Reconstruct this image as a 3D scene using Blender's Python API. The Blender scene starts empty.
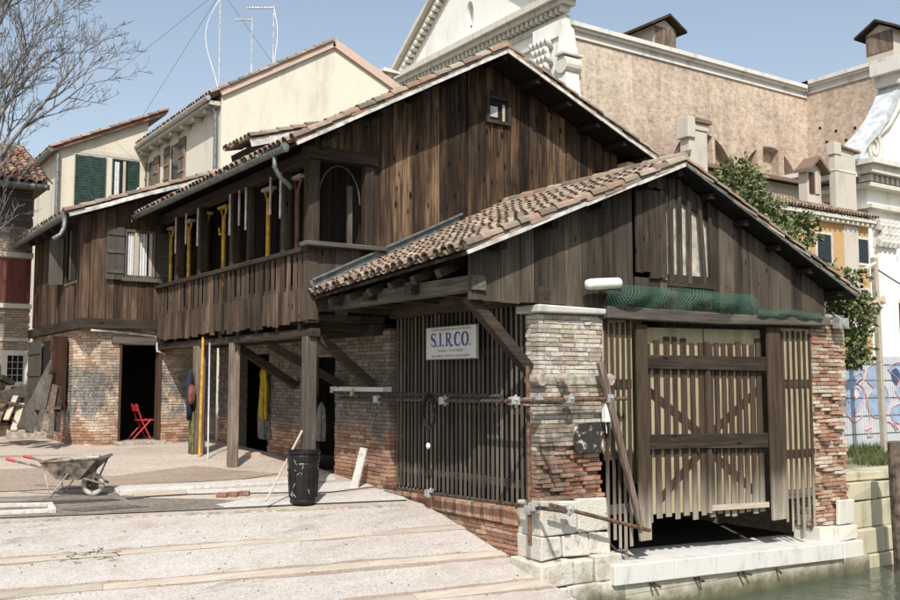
import bpy, bmesh, math, random
from mathutils import Vector, Matrix
random.seed(11)
RU = random.uniform
V = Vector
scene = bpy.context.scene
COL = scene.collection
# ------------------------------------------------------------------ camera model (measured from the photograph)
F = 967.; PITCH = math.radians(4.85); PSI = math.radians(34.1); H = 1.8
FX, FY = math.sin(PSI), math.cos(PSI); RX, RY = FY, -FX
def ray(u, v):
    a = (u - 450) / F; b = (300 - v) / F
    fwd = math.cos(PITCH) - b * math.sin(PITCH); up = math.sin(PITCH) + b * math.cos(PITCH)
    return (fwd * FX + a * RX, fwd * FY + a * RY, up)
def at(u, v, X=None, Y=None, Z=None):
    d = ray(u, v)
    if X is not None: t = X / d[0]
    elif Y is not None: t = Y / d[1]
    else: t = (Z - H) / d[2]
    return V((t * d[0], t * d[1], H + t * d[2]))
# ------------------------------------------------------------------ mesh builder
class MB:
    def __init__(s): s.v = []; s.f = []; s.m = []; s.mi = 0
    def add(s, vs, fs):
        n = len(s.v); s.v += [tuple(p) for p in vs]
        for f in fs: s.f.append(tuple(i + n for i in f)); s.m.append(s.mi)
    def hexa(s, p):
        s.add(p, [(3,2,1,0),(4,5,6,7),(0,1,5,4),(1,2,6,5),(2,3,7,6),(3,0,4,7)])
    def box(s, x0, x1, y0, y1, z0, z1, j=0.):
        q = lambda: RU(-j, j) if j else 0.
        s.hexa([(x+q(), y+q(), z+q()) for z in (z0, z1) for x, y in ((x0,y0),(x1,y0),(x1,y1),(x0,y1))])
    def fbox(s, face, c, a0, a1, z0, z1, d0, d1, j=0.):
        if face == 'Y': s.box(a0, a1, c + d0, c + d1, z0, z1, j)
        else: s.box(c + d0, c + d1, a0, a1, z0, z1, j)
    def bar(s, p, q, w, h, up=(0,0,1), taper=1.):
        p, q = V(p), V(q); d = (q - p).normalized(); up = V(up)
        if abs(d.dot(up)) > .98: up = V((0, 1, 0))
        sd = d.cross(up).normalized(); u2 = sd.cross(d)
        r = []
        for c, k in ((p, 1.), (q, taper)):
            r.append([c + sd*(w/2*k*a) + u2*(h/2*k*b) for a, b in ((-1,-1),(1,-1),(1,1),(-1,1))])
        s.hexa(r[0] + r[1])
    def tube(s, pts, r, n=8, cap=True):
        pts = [V(p) for p in pts]; k = len(pts)
        rs = r if isinstance(r, (list, tuple)) else [r]*k
        vs = []; prev = None
        for i, p in enumerate(pts):
            d = (pts[min(i+1, k-1)] - pts[max(i-1, 0)]).normalized()
            if prev is None:
                a = d.orthogonal().normalized()
            else:
                a = (prev - d*prev.dot(d))
                a = a.normalized() if a.length > 1e-6 else d.orthogonal().normalized()
            prev = a; b = d.cross(a)
            vs += [p + (a*math.cos(2*math.pi*j/n) + b*math.sin(2*math.pi*j/n))*rs[i] for j in range(n)]
        fs = [(i*n+j, i*n+(j+1) % n, (i+1)*n+(j+1) % n, (i+1)*n+j) for i in range(k-1) for j in range(n)]
        if cap: fs += [tuple(range(n-1, -1, -1)), tuple(range((k-1)*n, k*n))]
        s.add(vs, fs)
    def prism(s, poly, vec):
        poly = [V(p) for p in poly]; vec = V(vec); n = len(poly)
        s.add(poly + [p + vec for p in poly], [tuple(range(n-1, -1, -1)), tuple(range(n, 2*n))] +
              [(i, (i+1) % n, n+(i+1) % n, n+i) for i in range(n)])
    def lathe(s, prof, c, n=16, cap=True, ax=None):
        c = V(c); k = len(prof)
        vs = [c + V((r*math.cos(2*math.pi*j/n), r*math.sin(2*math.pi*j/n), z)) for r, z in prof for j in range(n)]
        fs = [(i*n+j, i*n+(j+1) % n, (i+1)*n+(j+1) % n, (i+1)*n+j) for i in range(k-1) for j in range(n)]
        if cap: fs += [tuple(range(n-1, -1, -1)), tuple(range((k-1)*n, k*n))]
        s.add(vs, fs)
    def sheet(s, fn, nu, nv):
        vs = [fn(i/nu, j/nv) for j in range(nv+1) for i in range(nu+1)]
        s.add(vs, [(j*(nu+1)+i, j*(nu+1)+i+1, (j+1)*(nu+1)+i+1, (j+1)*(nu+1)+i) for j in range(nv) for i in range(nu)])
    def build(s, name, mat, parent=None, smooth=False, bevel=0., solid=0., norm=True):
        me = bpy.data.meshes.new(name); me.from_pydata(s.v, [], s.f)
        mats = mat if isinstance(mat, (list, tuple)) else [mat]
        for m in mats: me.materials.append(m)
        if len(mats) > 1: me.polygons.foreach_set('material_index', s.m)
        if norm:
            bm = bmesh.new(); bm.from_mesh(me); bmesh.ops.recalc_face_normals(bm, faces=bm.faces); bm.to_mesh(me); bm.free()
        if smooth: me.polygons.foreach_set('use_smooth', [True]*len(me.polygons))
        me.update()
        o = bpy.data.objects.new(name, me); COL.objects.link(o)
        if parent is not None: adopt(o, parent)
        if bevel:
            b = o.modifiers.new('bevel', 'BEVEL'); b.width = bevel; b.segments = 2; b.limit_method = 'ANGLE'
        if solid:
            b = o.modifiers.new('solid', 'SOLIDIFY'); b.thickness = solid; b.offset = 0
        return o
LOCS = {}
def adopt(o, parent):
    o.parent = parent
    o.matrix_parent_inverse = Matrix.Translation(-LOCS.get(parent.name, V((0,0,0))))
def tag(o, label=None, cat=None, group=None, kind=None):
    if label: o['label'] = label
    if cat: o['category'] = cat
    if group: o['group'] = group
    if kind: o['kind'] = kind
    return o
def root(name, label, cat, loc, group=None):
    o = bpy.data.objects.new(name, None); COL.objects.link(o); o.location = loc; o.empty_display_size = .2
    LOCS[o.name] = V(loc)
    return tag(o, label, cat, group)
def struct(o): return tag(o, kind='structure')
def cut(o, *cutters):
    for mb in cutters:
        c = mb.build('cutter', MATS['dark'])
        m = o.modifiers.new('b', 'BOOLEAN'); m.object = c; m.operation = 'DIFFERENCE'; m.solver = 'EXACT'
        dg = bpy.context.evaluated_depsgraph_get()
        me = bpy.data.meshes.new_from_object(o.evaluated_get(dg))
        o.modifiers.remove(m); o.data = me
        cm = c.data; bpy.data.objects.remove(c); bpy.data.meshes.remove(cm)
    return o
# ------------------------------------------------------------------ materials
MATS = {}
class NT:
    def __init__(s, name):
        m = bpy.data.materials.new(name); m.use_nodes = True; s.m = m; s.t = m.node_tree
        s.b = s.t.nodes['Principled BSDF']; MATS[name] = m
        s.co = s.n('ShaderNodeTexCoord').outputs['Object']
        s._g = None
    @property
    def rnd(s):
        if s._g is None: s._g = s.n('ShaderNodeNewGeometry')
        return s._g.outputs['Random Per Island']
    def put(s, sock, v):
        if isinstance(v, bpy.types.NodeSocket): s.t.links.new(v, sock)
        else:
            if hasattr(sock.default_value, '__len__') and hasattr(v, '__len__') and len(v) == 3 and len(sock.default_value) == 4: v = (*v, 1)
            sock.default_value = v
    def n(s, typ, ins=None, **at_):
        x = s.t.nodes.new(typ)
        for k, v in at_.items(): setattr(x, k, v)
        for k, v in (ins or {}).items(): s.put(x.inputs[k], v)
        return x
    def mp(s, scale=(1,1,1), loc=(0,0,0), vec=None):
        return s.n('ShaderNodeMapping', {'Vector': vec or s.co, 'Scale': scale, 'Location': loc}).outputs[0]
    def noise(s, vec=None, scale=5., detail=4., rough=.55, w=None, dist=0.):
        x = s.n('ShaderNodeTexNoise', {'Vector': vec or s.co, 'Scale': scale, 'Detail': detail, 'Roughness': rough, 'Distortion': dist}, noise_dimensions='4D' if w is not None else '3D')
        if w is not None: s.put(x.inputs['W'], w)
        return x.outputs[0]
    def math(s, op, a, b=0., clamp=False):
        x = s.n('ShaderNodeMath', operation=op, use_clamp=clamp); s.put(x.inputs[0], a); s.put(x.inputs[1], b); return x.outputs[0]
    def ss(s, x, a, b):
        r = s.n('ShaderNodeMapRange', {'Value': x, 'From Min': a, 'From Max': b}, interpolation_type='SMOOTHSTEP'); return r.outputs[0]
    def ramp(s, fac, stops, interp='LINEAR'):
        x = s.n('ShaderNodeValToRGB', {'Fac': fac}); r = x.color_ramp; r.interpolation = interp
        while len(r.elements) < len(stops): r.elements.new(.5)
        for e, (p, c) in zip(r.elements, stops): e.position = p; e.color = (*c, 1)
        return x.outputs[0]
    def mix(s, fac, a, b, blend='MIX'):
        x = s.n('ShaderNodeMix', data_type='RGBA', blend_type=blend)
        s.put(x.inputs[0], fac); s.put(x.inputs[6], a); s.put(x.inputs[7], b); return x.outputs[2]
    def xyz(s, vec=None): return s.n('ShaderNodeSeparateXYZ', {0: vec or s.co}).outputs
    def fin(s, col, rough=.85, bump=None, bs=.3, bd=.02, **kw):
        s.put(s.b.inputs['Base Color'], col); s.put(s.b.inputs['Roughness'], rough)
        s.b.inputs['Specular IOR Level'].default_value = kw.pop('spec', .3)
        for k, v in kw.items(): s.put(s.b.inputs[k.replace('_', ' ')], v)
        if bump is not None:
            x = s.n('ShaderNodeBump', {'Height': bump, 'Strength': bs, 'Distance': bd}); s.t.links.new(x.outputs[0], s.b.inputs['Normal'])
        return s.m
def plain(name, c, rough=.7, var=.15, metal=0., sc=9.):
    t = NT(name); n = t.noise(scale=sc, detail=5)
    c2 = tuple(x*(1-var*1.6) for x in c); c1 = tuple(min(1, x*(1+var)) for x in c)
    return t.fin(t.ramp(n, [(.3, c2), (.7, c1)]), rough, n, .15, .01, Metallic=metal)
def wood(name, dark, mid, light, axis='z', var=.6, knots=True, fine=26., bump=.5, silver=None, kn=.3):
    t = NT(name); k = {'x': 0, 'y': 1, 'z': 2}[axis]
    sc = [1., 1., 1.]; sc[k] = .045
    w = t.math('MULTIPLY', t.rnd, 61.)
    n1 = t.noise(t.mp(sc), fine, 7, .68, w=w)
    sc2 = [1., 1., 1.]; sc2[k] = .22
    n2 = t.noise(t.mp(sc2), 3.5, 4, .6, w=w)
    sc3 = [1., 1., 1.]; sc3[k] = .02
    n3 = t.noise(t.mp(sc3), 75, 5, .7, w=w)
    f = t.math('ADD', t.math('ADD', t.math('MULTIPLY', n1, .5), t.math('MULTIPLY', n3, .3)), t.math('MULTIPLY', n2, .45))
    c = t.ramp(f, [(.42, dark), (.6, mid), (.8, light)])
    g = t.math('ADD', 1 - var/2, t.math('MULTIPLY', t.rnd, var))
    gc = t.n('ShaderNodeCombineColor', {0: g, 1: g, 2: g}).outputs[0]
    c = t.mix(1., c, gc, 'MULTIPLY')
    if silver:
        c = t.mix(t.math('MULTIPLY', t.ss(t.noise(t.mp(sc2), 2.2, 3, w=t.math('MULTIPLY', t.rnd, 17.)), .45, .7), .75), c, silver)
    if knots:
        sk = [8.5, 8.5, 8.5]; sk[k] = 3.2
        vo = t.n('ShaderNodeTexVoronoi', {'Vector': t.mp(sk), 'Scale': 1., 'W': w}, voronoi_dimensions='4D').outputs[0]
        c = t.mix(t.math('SUBTRACT', 1., t.ss(vo, kn*.35, kn*.8)), c, tuple(x*.5 for x in dark))
    return t.fin(c, .85, n1, bump, .02, spec=.2)
def brickmat(name, hi, lo, z0=0., z1=0., soot=.3, paint=0., white=0.):
    t = NT(name); x, y, z = t.xyz()
    L = lambda pal: t.ramp(t.rnd, [((i+.01)/len(pal), c) for i, c in enumerate(pal)], 'CONSTANT')
    c = L(hi); big = t.noise(scale=1.3, detail=5)
    if lo:
        fac = t.ss(t.math('ADD', z, t.math('MULTIPLY', t.math('SUBTRACT', big, .5), 1.4)), z0, z1)
        c = t.mix(fac, L(lo), c)
    nf = t.noise(scale=30, detail=5)
    c = t.mix(.55, c, t.ramp(nf, [(.3, (.45,.42,.4)), (.7, (1.25,1.22,1.18))]), 'MULTIPLY')
    sme = t.ss(t.noise(t.mp((1,1,1), (5,5,2)), 6., 7, .75), .52, .62)
    c = t.mix(t.math('MULTIPLY', sme, .5), c, (.37,.335,.285))
    if paint:
        m = t.ss(t.noise(t.mp((1.6,1.6,1.1), (7,3,1)), 1.5, 6, .7), .42, .52)
        band = t.math('MULTIPLY', t.ss(z, .75, 1.2), t.math('SUBTRACT', 1., t.ss(z, 1.9, 2.5)))
        pc = t.ramp(t.noise(t.mp((2,2,2), (1,8,4)), 2.2, 5, .7), [(.34, (.03,.03,.03)), (.45, (.10,.105,.10)), (.51, (.19,.225,.26)), (.545, (.10,.105,.10)), (.6, (.05,.055,.05)), (.66, (.5,.5,.48))])
        c = t.mix(t.math('MULTIPLY', t.math('MULTIPLY', m, band), paint), c, pc)
    if white:
        wm = t.math('MULTIPLY', t.ss(t.noise(t.mp((1,1,1.4), (3,2,9)), 2.6, 8, .75), .5, .56), t.ss(z, 1.0, 1.9))
        c = t.mix(t.math('MULTIPLY', wm, white), c, (.56,.54,.50))
    sm = t.ss(t.noise(t.mp((1,1,.7), (2,5,3)), 1.1, 6, .65), .5, .62)
    c = t.mix(t.math('MULTIPLY', sm, soot), c, (.05,.045,.04))
    return t.fin(c, .92, nf, .6, .015, spec=.15)
RED = [(.33,.17,.11),(.40,.23,.15),(.26,.13,.09),(.40,.27,.19),(.46,.33,.24),(.35,.19,.125),(.23,.14,.105)]
PALE = [(.40,.35,.28),(.46,.40,.33),(.32,.27,.22),(.50,.44,.36),(.38,.30,.23),(.29,.26,.23),(.55,.50,.43)]
TAN = [(.46,.36,.26),(.52,.43,.32),(.44,.31,.22),(.38,.31,.25),(.55,.46,.36),(.42,.26,.17)]
GREY = [(.20,.17,.14),(.26,.22,.18),(.16,.14,.12),(.30,.25,.2),(.22,.17,.13)]
brickmat('brick_pillar', PALE, RED, .7, 1.05, .6, white=.8)
brickmat('brick_pillar_red', [(.40,.24,.17),(.47,.35,.26),(.35,.19,.13),(.52,.44,.34),(.42,.29,.21),(.54,.48,.40),(.31,.18,.13)], None, soot=.25)
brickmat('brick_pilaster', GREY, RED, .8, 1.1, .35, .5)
brickmat('brick_annex', TAN, RED, .55, 1.0, .3, .8)
brickmat('brick_house', [(.33,.28,.22),(.4,.34,.27),(.28,.24,.2),(.36,.27,.2)], RED, .5, 1.0, .6, 1.)
brickmat('brick_sill', RED, None, soot=.3)
brickmat('brick_old', TAN + RED[:2], None, soot=.35)
plain('mortar', (.34,.30,.25), .95, .3, sc=14)
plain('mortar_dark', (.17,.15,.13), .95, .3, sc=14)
wood('boards_gable', (.007,.006,.005), (.036,.023,.015), (.20,.122,.07), var=1.3, fine=22, kn=.42)
wood('boards_shed', (.015,.012,.009), (.050,.039,.029), (.125,.101,.077), var=1.2, silver=(.082,.070,.056))
wood('boards_rail', (.012,.009,.007), (.052,.035,.024), (.18,.125,.086), var=1.2, silver=(.066,.056,.046))
wood('boards_annex', (.012,.009,.007), (.052,.033,.022), (.19,.122,.08), var=1.2, kn=.3)
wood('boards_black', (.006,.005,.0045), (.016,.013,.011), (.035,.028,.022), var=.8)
for a in 'xyz':
    wood('beam_'+a, (.011,.009,.007), (.035,.026,.019), (.098,.074,.055), a, .5)
    wood('grey_'+a, (.03,.026,.022), (.088,.077,.063), (.19,.17,.143), a, .6, knots=False)
    wood('pale_'+a, (.27,.23,.175), (.41,.355,.28), (.52,.465,.38), a, .4, knots=False)
wood('strip_wood', (.25,.215,.17), (.385,.34,.28), (.48,.435,.37), 'x', .35, knots=False)
wood('brown_shutter', (.022,.012,.009), (.06,.032,.022), (.10,.058,.04), var=.4, knots=False)
wood('grey_shutter', (.028,.025,.022), (.062,.055,.048), (.11,.10,.088), var=.4, knots=False)
wood('red_shutter', (.06,.02,.015), (.12,.042,.032), (.17,.07,.05), var=.3, knots=False)
wood('post_paint', (.035,.026,.02), (.13,.09,.065), (.33,.29,.25), var=.3)
def tm():
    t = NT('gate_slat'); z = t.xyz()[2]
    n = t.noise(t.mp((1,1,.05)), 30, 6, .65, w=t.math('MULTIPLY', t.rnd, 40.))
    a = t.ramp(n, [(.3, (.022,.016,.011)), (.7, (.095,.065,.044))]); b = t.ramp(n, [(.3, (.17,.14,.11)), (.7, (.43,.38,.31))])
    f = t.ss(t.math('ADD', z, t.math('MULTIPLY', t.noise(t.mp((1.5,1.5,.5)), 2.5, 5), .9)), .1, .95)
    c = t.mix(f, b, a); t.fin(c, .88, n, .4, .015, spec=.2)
    t = NT('gate_backing'); n = t.noise(t.mp((1,1,.3)), 6, 6, .65)
    c = t.ramp(n, [(.3, (.25,.205,.13)), (.55, (.36,.305,.20)), (.75, (.44,.385,.27))]); t.fin(c, .9, n, .2, .01)
tm()
def tilemat(name, pal, lichen=.5):
    t = NT(name); c = t.ramp(t.rnd, [((i+.01)/len(pal), x) for i, x in enumerate(pal)], 'CONSTANT')
    n = t.noise(scale=9, detail=6, rough=.65)
    c = t.mix(.5, c, t.ramp(n, [(.3, (.5,.48,.45)), (.7, (1.2,1.2,1.2))]), 'MULTIPLY')
    c = t.mix(t.math('MULTIPLY', t.ss(t.noise(scale=3.5, detail=6, rough=.7), .52, .64), lichen), c, (.17,.155,.125))
    return t.fin(c, .9, n, .4, .01, spec=.2)
tilemat('tiles', [(.265,.185,.135),(.22,.148,.11),(.31,.24,.185),(.265,.215,.17),(.19,.14,.108),(.34,.285,.23),(.15,.122,.10),(.29,.2,.148)], .95)
tilemat('tiles_dark', [(.26,.16,.11),(.34,.21,.15),(.2,.13,.1),(.38,.27,.2),(.30,.15,.10)], .6)
def plaster(name, c, stain=(.5,.46,.38), amt=.5, sc=1.):
    t = NT(name); n = t.noise(t.mp((1,1,.35)), 1.1*sc, 7, .65); f = t.noise(scale=25, detail=4)
    col = t.mix(t.math('MULTIPLY', t.ss(n, .48, .75), amt), c, stain)
    col = t.mix(.25, col, t.ramp(f, [(.3, (.75,.75,.75)), (.7, (1.1,1.1,1.1))]), 'MULTIPLY')
    return t.fin(col, .92, f, .2, .01, spec=.15)
plaster('plaster_cream', (.66,.615,.515), (.47,.43,.36), .75)
plaster('plaster_cream_worn', (.58,.535,.44), (.34,.31,.27), .75)
plaster('plaster_white', (.76,.75,.71), (.50,.49,.45), .7, .6)
plaster('plaster_orange', (.47,.295,.145), (.39,.32,.24), .8, .8)
plaster('plaster_grey', (.50,.46,.40), (.30,.27,.23), .6)
plaster('plaster_ochre', (.62,.50,.27), (.40,.34,.24), .4)
plaster('istrian', (.58,.555,.49), (.30,.27,.22), .8, 3.)
plaster('istrian_clean', (.58,.57,.54), (.36,.33,.28), .85, 3.5)
plaster('cornice_stone', (.60,.59,.55), (.28,.27,.25), .8, 1.2)
plaster('pink_trim', (.55,.415,.34), (.40,.29,.24), .6)
plaster('yellow_stone', (.46,.42,.30), (.20,.19,.135), .9, 1.6)
def churchbrick(name, c1, c2, c3, mort):
    t = NT(name); x, y, z = t.xyz()
    vec = t.n('ShaderNodeCombineXYZ', {0: t.math('ADD', x, y), 1: z, 2: 0.}).outputs[0]
    b = t.n('ShaderNodeTexBrick', {'Vector': vec, 'Scale': 1., 'Mortar Size': .012, 'Brick Width': .27, 'Row Height': .085, 'Color1': (*c1,1), 'Color2': (*c2,1), 'Mortar': (*mort,1)}).outputs[0]
    n = t.noise(t.mp((.35,.35,.6)), 1.2, 8, .7); s = t.noise(scale=3.2, detail=6, rough=.75)
    n3 = t.noise(t.mp((1.2,1.2,6)), 1.5, 5, .75)
    c = t.mix(t.ss(n, .42, .66), b, c3); c = t.mix(.6, b, c)
    c = t.mix(.85, c, t.ramp(s, [(.3, (.5,.46,.43)), (.5, (.95,.95,.95)), (.72, (1.25,1.22,1.2))]), 'MULTIPLY')
    c = t.mix(.35, c, t.ramp(n3, [(.36, (.7,.66,.62)), (.6, (1.1,1.1,1.1))]), 'MULTIPLY')
    big = t.noise(t.mp((.12,.12,.2), (1,1,4)), 1., 7, .65); st = t.noise(t.mp((.9,.9,.08)), 1., 6, .65)
    c = t.mix(1., c, t.ramp(big, [(.34, (.78,.76,.74)), (.5, (1.,1.,1.)), (.66, (1.14,1.12,1.1))]), 'MULTIPLY')
    c = t.mix(.6, c, t.ramp(st, [(.34, (.7,.68,.66)), (.5, (1.,1.,1.)), (.7, (1.08,1.08,1.08))]), 'MULTIPLY')
    return t.fin(c, .95, s, .35, .04, spec=.1)
churchbrick('church_brick', (.455,.36,.285), (.345,.25,.19), (.53,.455,.375), (.53,.475,.40))
churchbrick('church_brick_pale', (.52,.435,.345), (.45,.36,.275), (.58,.51,.42), (.57,.515,.435))
def ground(name, base, speck, dark, sc=55., patch=.4, pcol=None, bs=.5):
    t = NT(name); v = t.n('ShaderNodeTexVoronoi', {'Vector': t.co, 'Scale': sc}).outputs
    n = t.noise(scale=.9, detail=8, rough=.7); f = t.noise(scale=38, detail=4, rough=.7); m_ = t.noise(t.mp((.4,1.4,1)), 2.2, 7, .72)
    peb = t.ramp(t.n('ShaderNodeSeparateColor', {0: v[1]}).outputs[0], [(.0, dark), (.3, base), (.75, base), (1., speck)])
    c = t.mix(.75, base, peb)
    c = t.mix(t.math('MULTIPLY', t.ss(n, .5, .68), patch), c, pcol or dark)
    c = t.mix(t.math('MULTIPLY', t.ss(m_, .56, .7), patch*.8), c, tuple(x*.8 for x in dark))
    c = t.mix(.5, c, t.ramp(f, [(.3, (.72,.7,.68)), (.7, (1.15,1.15,1.15))]), 'MULTIPLY')
    b_ = t.noise(t.mp((.22,.9,1), (4,9,0)), 1.4, 9, .75)
    c = t.mix(.7, c, t.ramp(b_, [(.32, (.62,.56,.51)), (.44, (.9,.88,.86)), (.54, (1.,1.,1.)), (.68, (1.12,1.12,1.12))]), 'MULTIPLY')
    return t.fin(c, .95, t.math('ADD', v[0], f), bs, .012, spec=.15)
ground('slip_gravel', (.46,.43,.40), (.58,.555,.53), (.29,.24,.21), 60, .75, (.385,.335,.29))
ground('yard_gravel', (.46,.40,.345), (.58,.53,.48), (.30,.225,.18), 45, .45, (.36,.28,.225))
ground('brown_gravel', (.33,.265,.215), (.43,.36,.31), (.22,.165,.13), 40, .4)
ground('damp_cement', (.20,.175,.15), (.29,.26,.23), (.11,.095,.08), 25, .7, (.32,.29,.25))
ground('white_cement', (.52,.50,.47), (.60,.58,.55), (.38,.35,.32), 20, .4, (.5,.46,.41), .25)
ground('damp_dark', (.13,.115,.10), (.2,.18,.16), (.07,.06,.05), 25, .6)
ground('mud_and_shade', (.075,.066,.055), (.12,.11,.095), (.04,.035,.03), 20, .5)
ground('dirt', (.28,.25,.19), (.40,.37,.31), (.14,.13,.08), 20, .5)
plain('canvas', (.46,.43,.36), .9, .3, 0, 5)
plain('dark', (.012,.011,.010), .95, .2)
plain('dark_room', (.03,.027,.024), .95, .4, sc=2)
plain('zinc', (.17,.19,.185), .55, .3, .4)
plain('lead', (.50,.53,.56), .6, .2, .0, 2.)
plain('verge_metal', (.55,.54,.51), .6, .3, .0, 6.)
plain('galv', (.45,.45,.44), .5, .2, .5)
plain('rust', (.15,.085,.055), .75, .5, .1, 14)
plain('rust_dark', (.075,.058,.047), .75, .5, .1, 14)
plain('white_paint', (.74,.74,.72), .5, .1)
plain('green_shutter', (.022,.050,.040), .6, .4, sc=5)
plain('glass_dark', (.02,.025,.03), .12, .3)
plain('curtain', (.52,.53,.54), .9, .08)
plain('yellow_paint', (.52,.30,.045), .55, .3)
plain('red_brown_paint', (.17,.06,.042), .6, .3)
plain('red_paint', (.42,.03,.035), .5, .15)
plain('black_plastic', (.014,.014,.015), .38, .3)
plain('black_rubber', (.016,.016,.016), .8, .3)
plain('barrow_metal', (.21,.175,.14), .75, .55, 0, 9)
plain('cement_crust', (.42,.40,.36), .95, .3, 0, 12)
plain('navy_cloth', (.018,.022,.040), .95, .3)
plain('grey_cloth', (.16,.155,.14), .95, .3)
plain('yellow_cloth', (.42,.30,.03), .8, .25)
plain('orange_cloth', (.55,.14,.03), .8, .2)
plain('olive_paint', (.13,.13,.05), .8, .5, sc=6)
plain('sign_board', (.62,.62,.58), .5, .06)
plain('sign_blue', (.03,.09,.28), .5, .1)
plain('sign_grey', (.16,.17,.18), .5, .1)
plain('tar', (.03,.027,.025), .7, .5, sc=7)
plain('bark', (.165,.158,.15), .95, .4, sc=8)
plain('mooring_wood', (.14,.11,.085), .9, .5, sc=7)
plain('hollow_block', (.5,.38,.3), .9, .15)
def misc():
    t = NT('leaf'); c = t.ramp(t.rnd, [(0, (.05,.07,.028)), (.5, (.105,.135,.05)), (.85, (.17,.195,.075)), (1, (.25,.25,.12))])
    t.fin(c, .5, spec=.4)
    t = NT('grass_blade'); t.fin(t.ramp(t.rnd, [(0, (.04,.06,.018)), (1, (.11,.125,.045))]), .7)
    t = NT('water'); n = t.noise(t.mp((1.,.8,1)), 2.2, 5, .55, dist=.4); n2 = t.noise(t.mp((1,1,1), (3,1,0)), 9, 3)
    t.fin((.070,.083,.058), .06, t.math('ADD', n, t.math('MULTIPLY', n2, .25)), .45, .10, spec=.5, IOR=1.33)
    t = NT('net'); x, y, z = t.xyz()
    def ln(e): return t.math('GREATER_THAN', t.math('ABSOLUTE', t.math('SUBTRACT', t.math('FRACT', e), .5)), .325)
    a = t.math('MAXIMUM', ln(t.math('MULTIPLY', t.math('ADD', x, z), 17.)), ln(t.math('MULTIPLY', t.math('SUBTRACT', x, z), 17.)))
    t.fin((.03,.078,.053), .7, Alpha=a); 
    t = NT('corrugated'); x = t.xyz()[0]; w = t.math('SINE', t.math('MULTIPLY', x, 62.)); n = t.noise(scale=2, detail=5)
    t.fin(t.ramp(n, [(.3, (.40,.42,.45)), (.7, (.52,.54,.56))]), .6, w, .5, .015)
    t = NT('tarflake'); n = t.noise(scale=7, detail=7, rough=.7)
    t.fin(t.ramp(n, [(.5, (.03,.027,.025)), (.56, (.06,.055,.05)), (.6, (.55,.5,.42))]), .7, n, .5, .01)
    t = NT('quay_face'); z = t.xyz()[2]; n = t.noise(scale=3, detail=7, rough=.7)
    e = t.math('ADD', z, t.math('MULTIPLY', n, .35))
    t.fin(t.mix(.4, t.ramp(t.ss(e, -1.4, -.7), [(0, (.05,.055,.03)), (.3, (.15,.145,.09)), (.6, (.40,.37,.29)), (1, (.55,.52,.44))]), t.ramp(n, [(.3, (.4,.38,.35)), (.7, (1.2,1.2,1.2))]), 'MULTIPLY'), .85, n, .6, .02)
    t = NT('istrian_base'); z = t.xyz()[2]; n = t.noise(scale=5, detail=8, rough=.75); g2 = t.noise(scale=1.7, detail=6, rough=.7); p_ = t.noise(scale=34, detail=3)
    c = t.mix(t.ss(g2, .45, .65), (.56,.53,.47), (.40,.36,.29)); c = t.mix(t.math('MULTIPLY', t.ss(n, .54, .66), .7), c, (.22,.19,.15))
    c = t.mix(t.ss(t.math('SUBTRACT', t.math('MULTIPLY', g2, .5), z), 1.15, 1.5), c, (.085,.085,.045))
    t.fin(c, .9, t.math('ADD', n, t.math('MULTIPLY', p_, .4)), .8, .03, spec=.15)
    for nm, c in (('graf_blue', (.27,.36,.49)), ('graf_red', (.46,.30,.31)), ('graf_dark', (.06,.08,.16)), ('graf_pale', (.55,.56,.58))): plain(nm, c, .6, .15)
misc()
M = MATS
# ------------------------------------------------------------------ generators
def planks(mb, face, c, a0, a1, zb, zt, w=(.17,.24), th=.03, jz=.02, d=.0, gap=.006, slot=0.):
    f = lambda q, a: q(a) if callable(q) else q
    a = a0
    while a < a1 - .03:
        b = min(a + RU(*w), a1)
        if a1 - b < .06: b = a1
        dd = d + RU(-.013, .013); gap = RU(.004, .016); zz = RU(-jz, jz); t1 = f(zt, a); t2 = f(zt, b - gap); b1 = f(zb, a) + zz; b2 = f(zb, b) + zz + RU(-.005, .005)
        if min(t1, t2) > max(b1, b2):
            tw = RU(-.004, .004)
            P = lambda aa, zz_, q: (aa, c + q, zz_) if face == 'Y' else (c + q, aa, zz_)
            mb.hexa([P(a, b1, dd), P(b-gap-slot, b2, dd+tw), P(b-gap-slot, b2, dd+th), P(a, b1, dd+th), P(a, t1, dd), P(b-gap-slot, t2, dd+tw), P(b-gap-slot, t2, dd+th), P(a, t1, dd+th)])
        a = b
def bricks(mb, face, c, a0, a1, z0, z1, bl=.26, bh=.062, th=.12, jit=.006, holes=(), erode=None, sgn=1, zb=None, mort=True, slot=1):
    """a face of single bricks laid in courses, and the mortar behind; holes = (a0,a1,z0,z1)"""
    zs = z0; r = 0
    while zs < z1 - .02:
        h = bh + RU(-.004, .004); a = a0 - (bl*.5 if r % 2 else 0)
        while a < a1 - .01:
            L = bl*RU(.82, 1.12); s0, s1 = max(a, a0), min(a + L - .013, a1); a += L
            if s1 - s0 < .04: continue
            segs = [(s0, s1)]
            for (h0, h1, k0, k1) in holes:
                if zs + h*.5 > k0 and zs + h*.5 < k1:
                    ns = []
                    for (p, q) in segs:
                        if q <= h0 or p >= h1: ns.append((p, q))
                        else:
                            if h0 - p > .03: ns.append((p, h0))
                            if q - h1 > .03: ns.append((h1, q))
                    segs = ns
            if zb is not None: segs = [x for x in segs if zs + h > zb((x[0]+x[1])/2)]
            for (p, q) in segs:
                d = RU(-jit, jit)
                if erode: d += erode((p+q)/2, zs)
                mb.mi = 0
                mb.fbox(face, c, p, q, zs + RU(-.002, .002), min(zs + h - .011, z1), (d if sgn > 0 else -th), (th if sgn > 0 else -d), .0035)
        zs += h; r += 1
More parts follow.
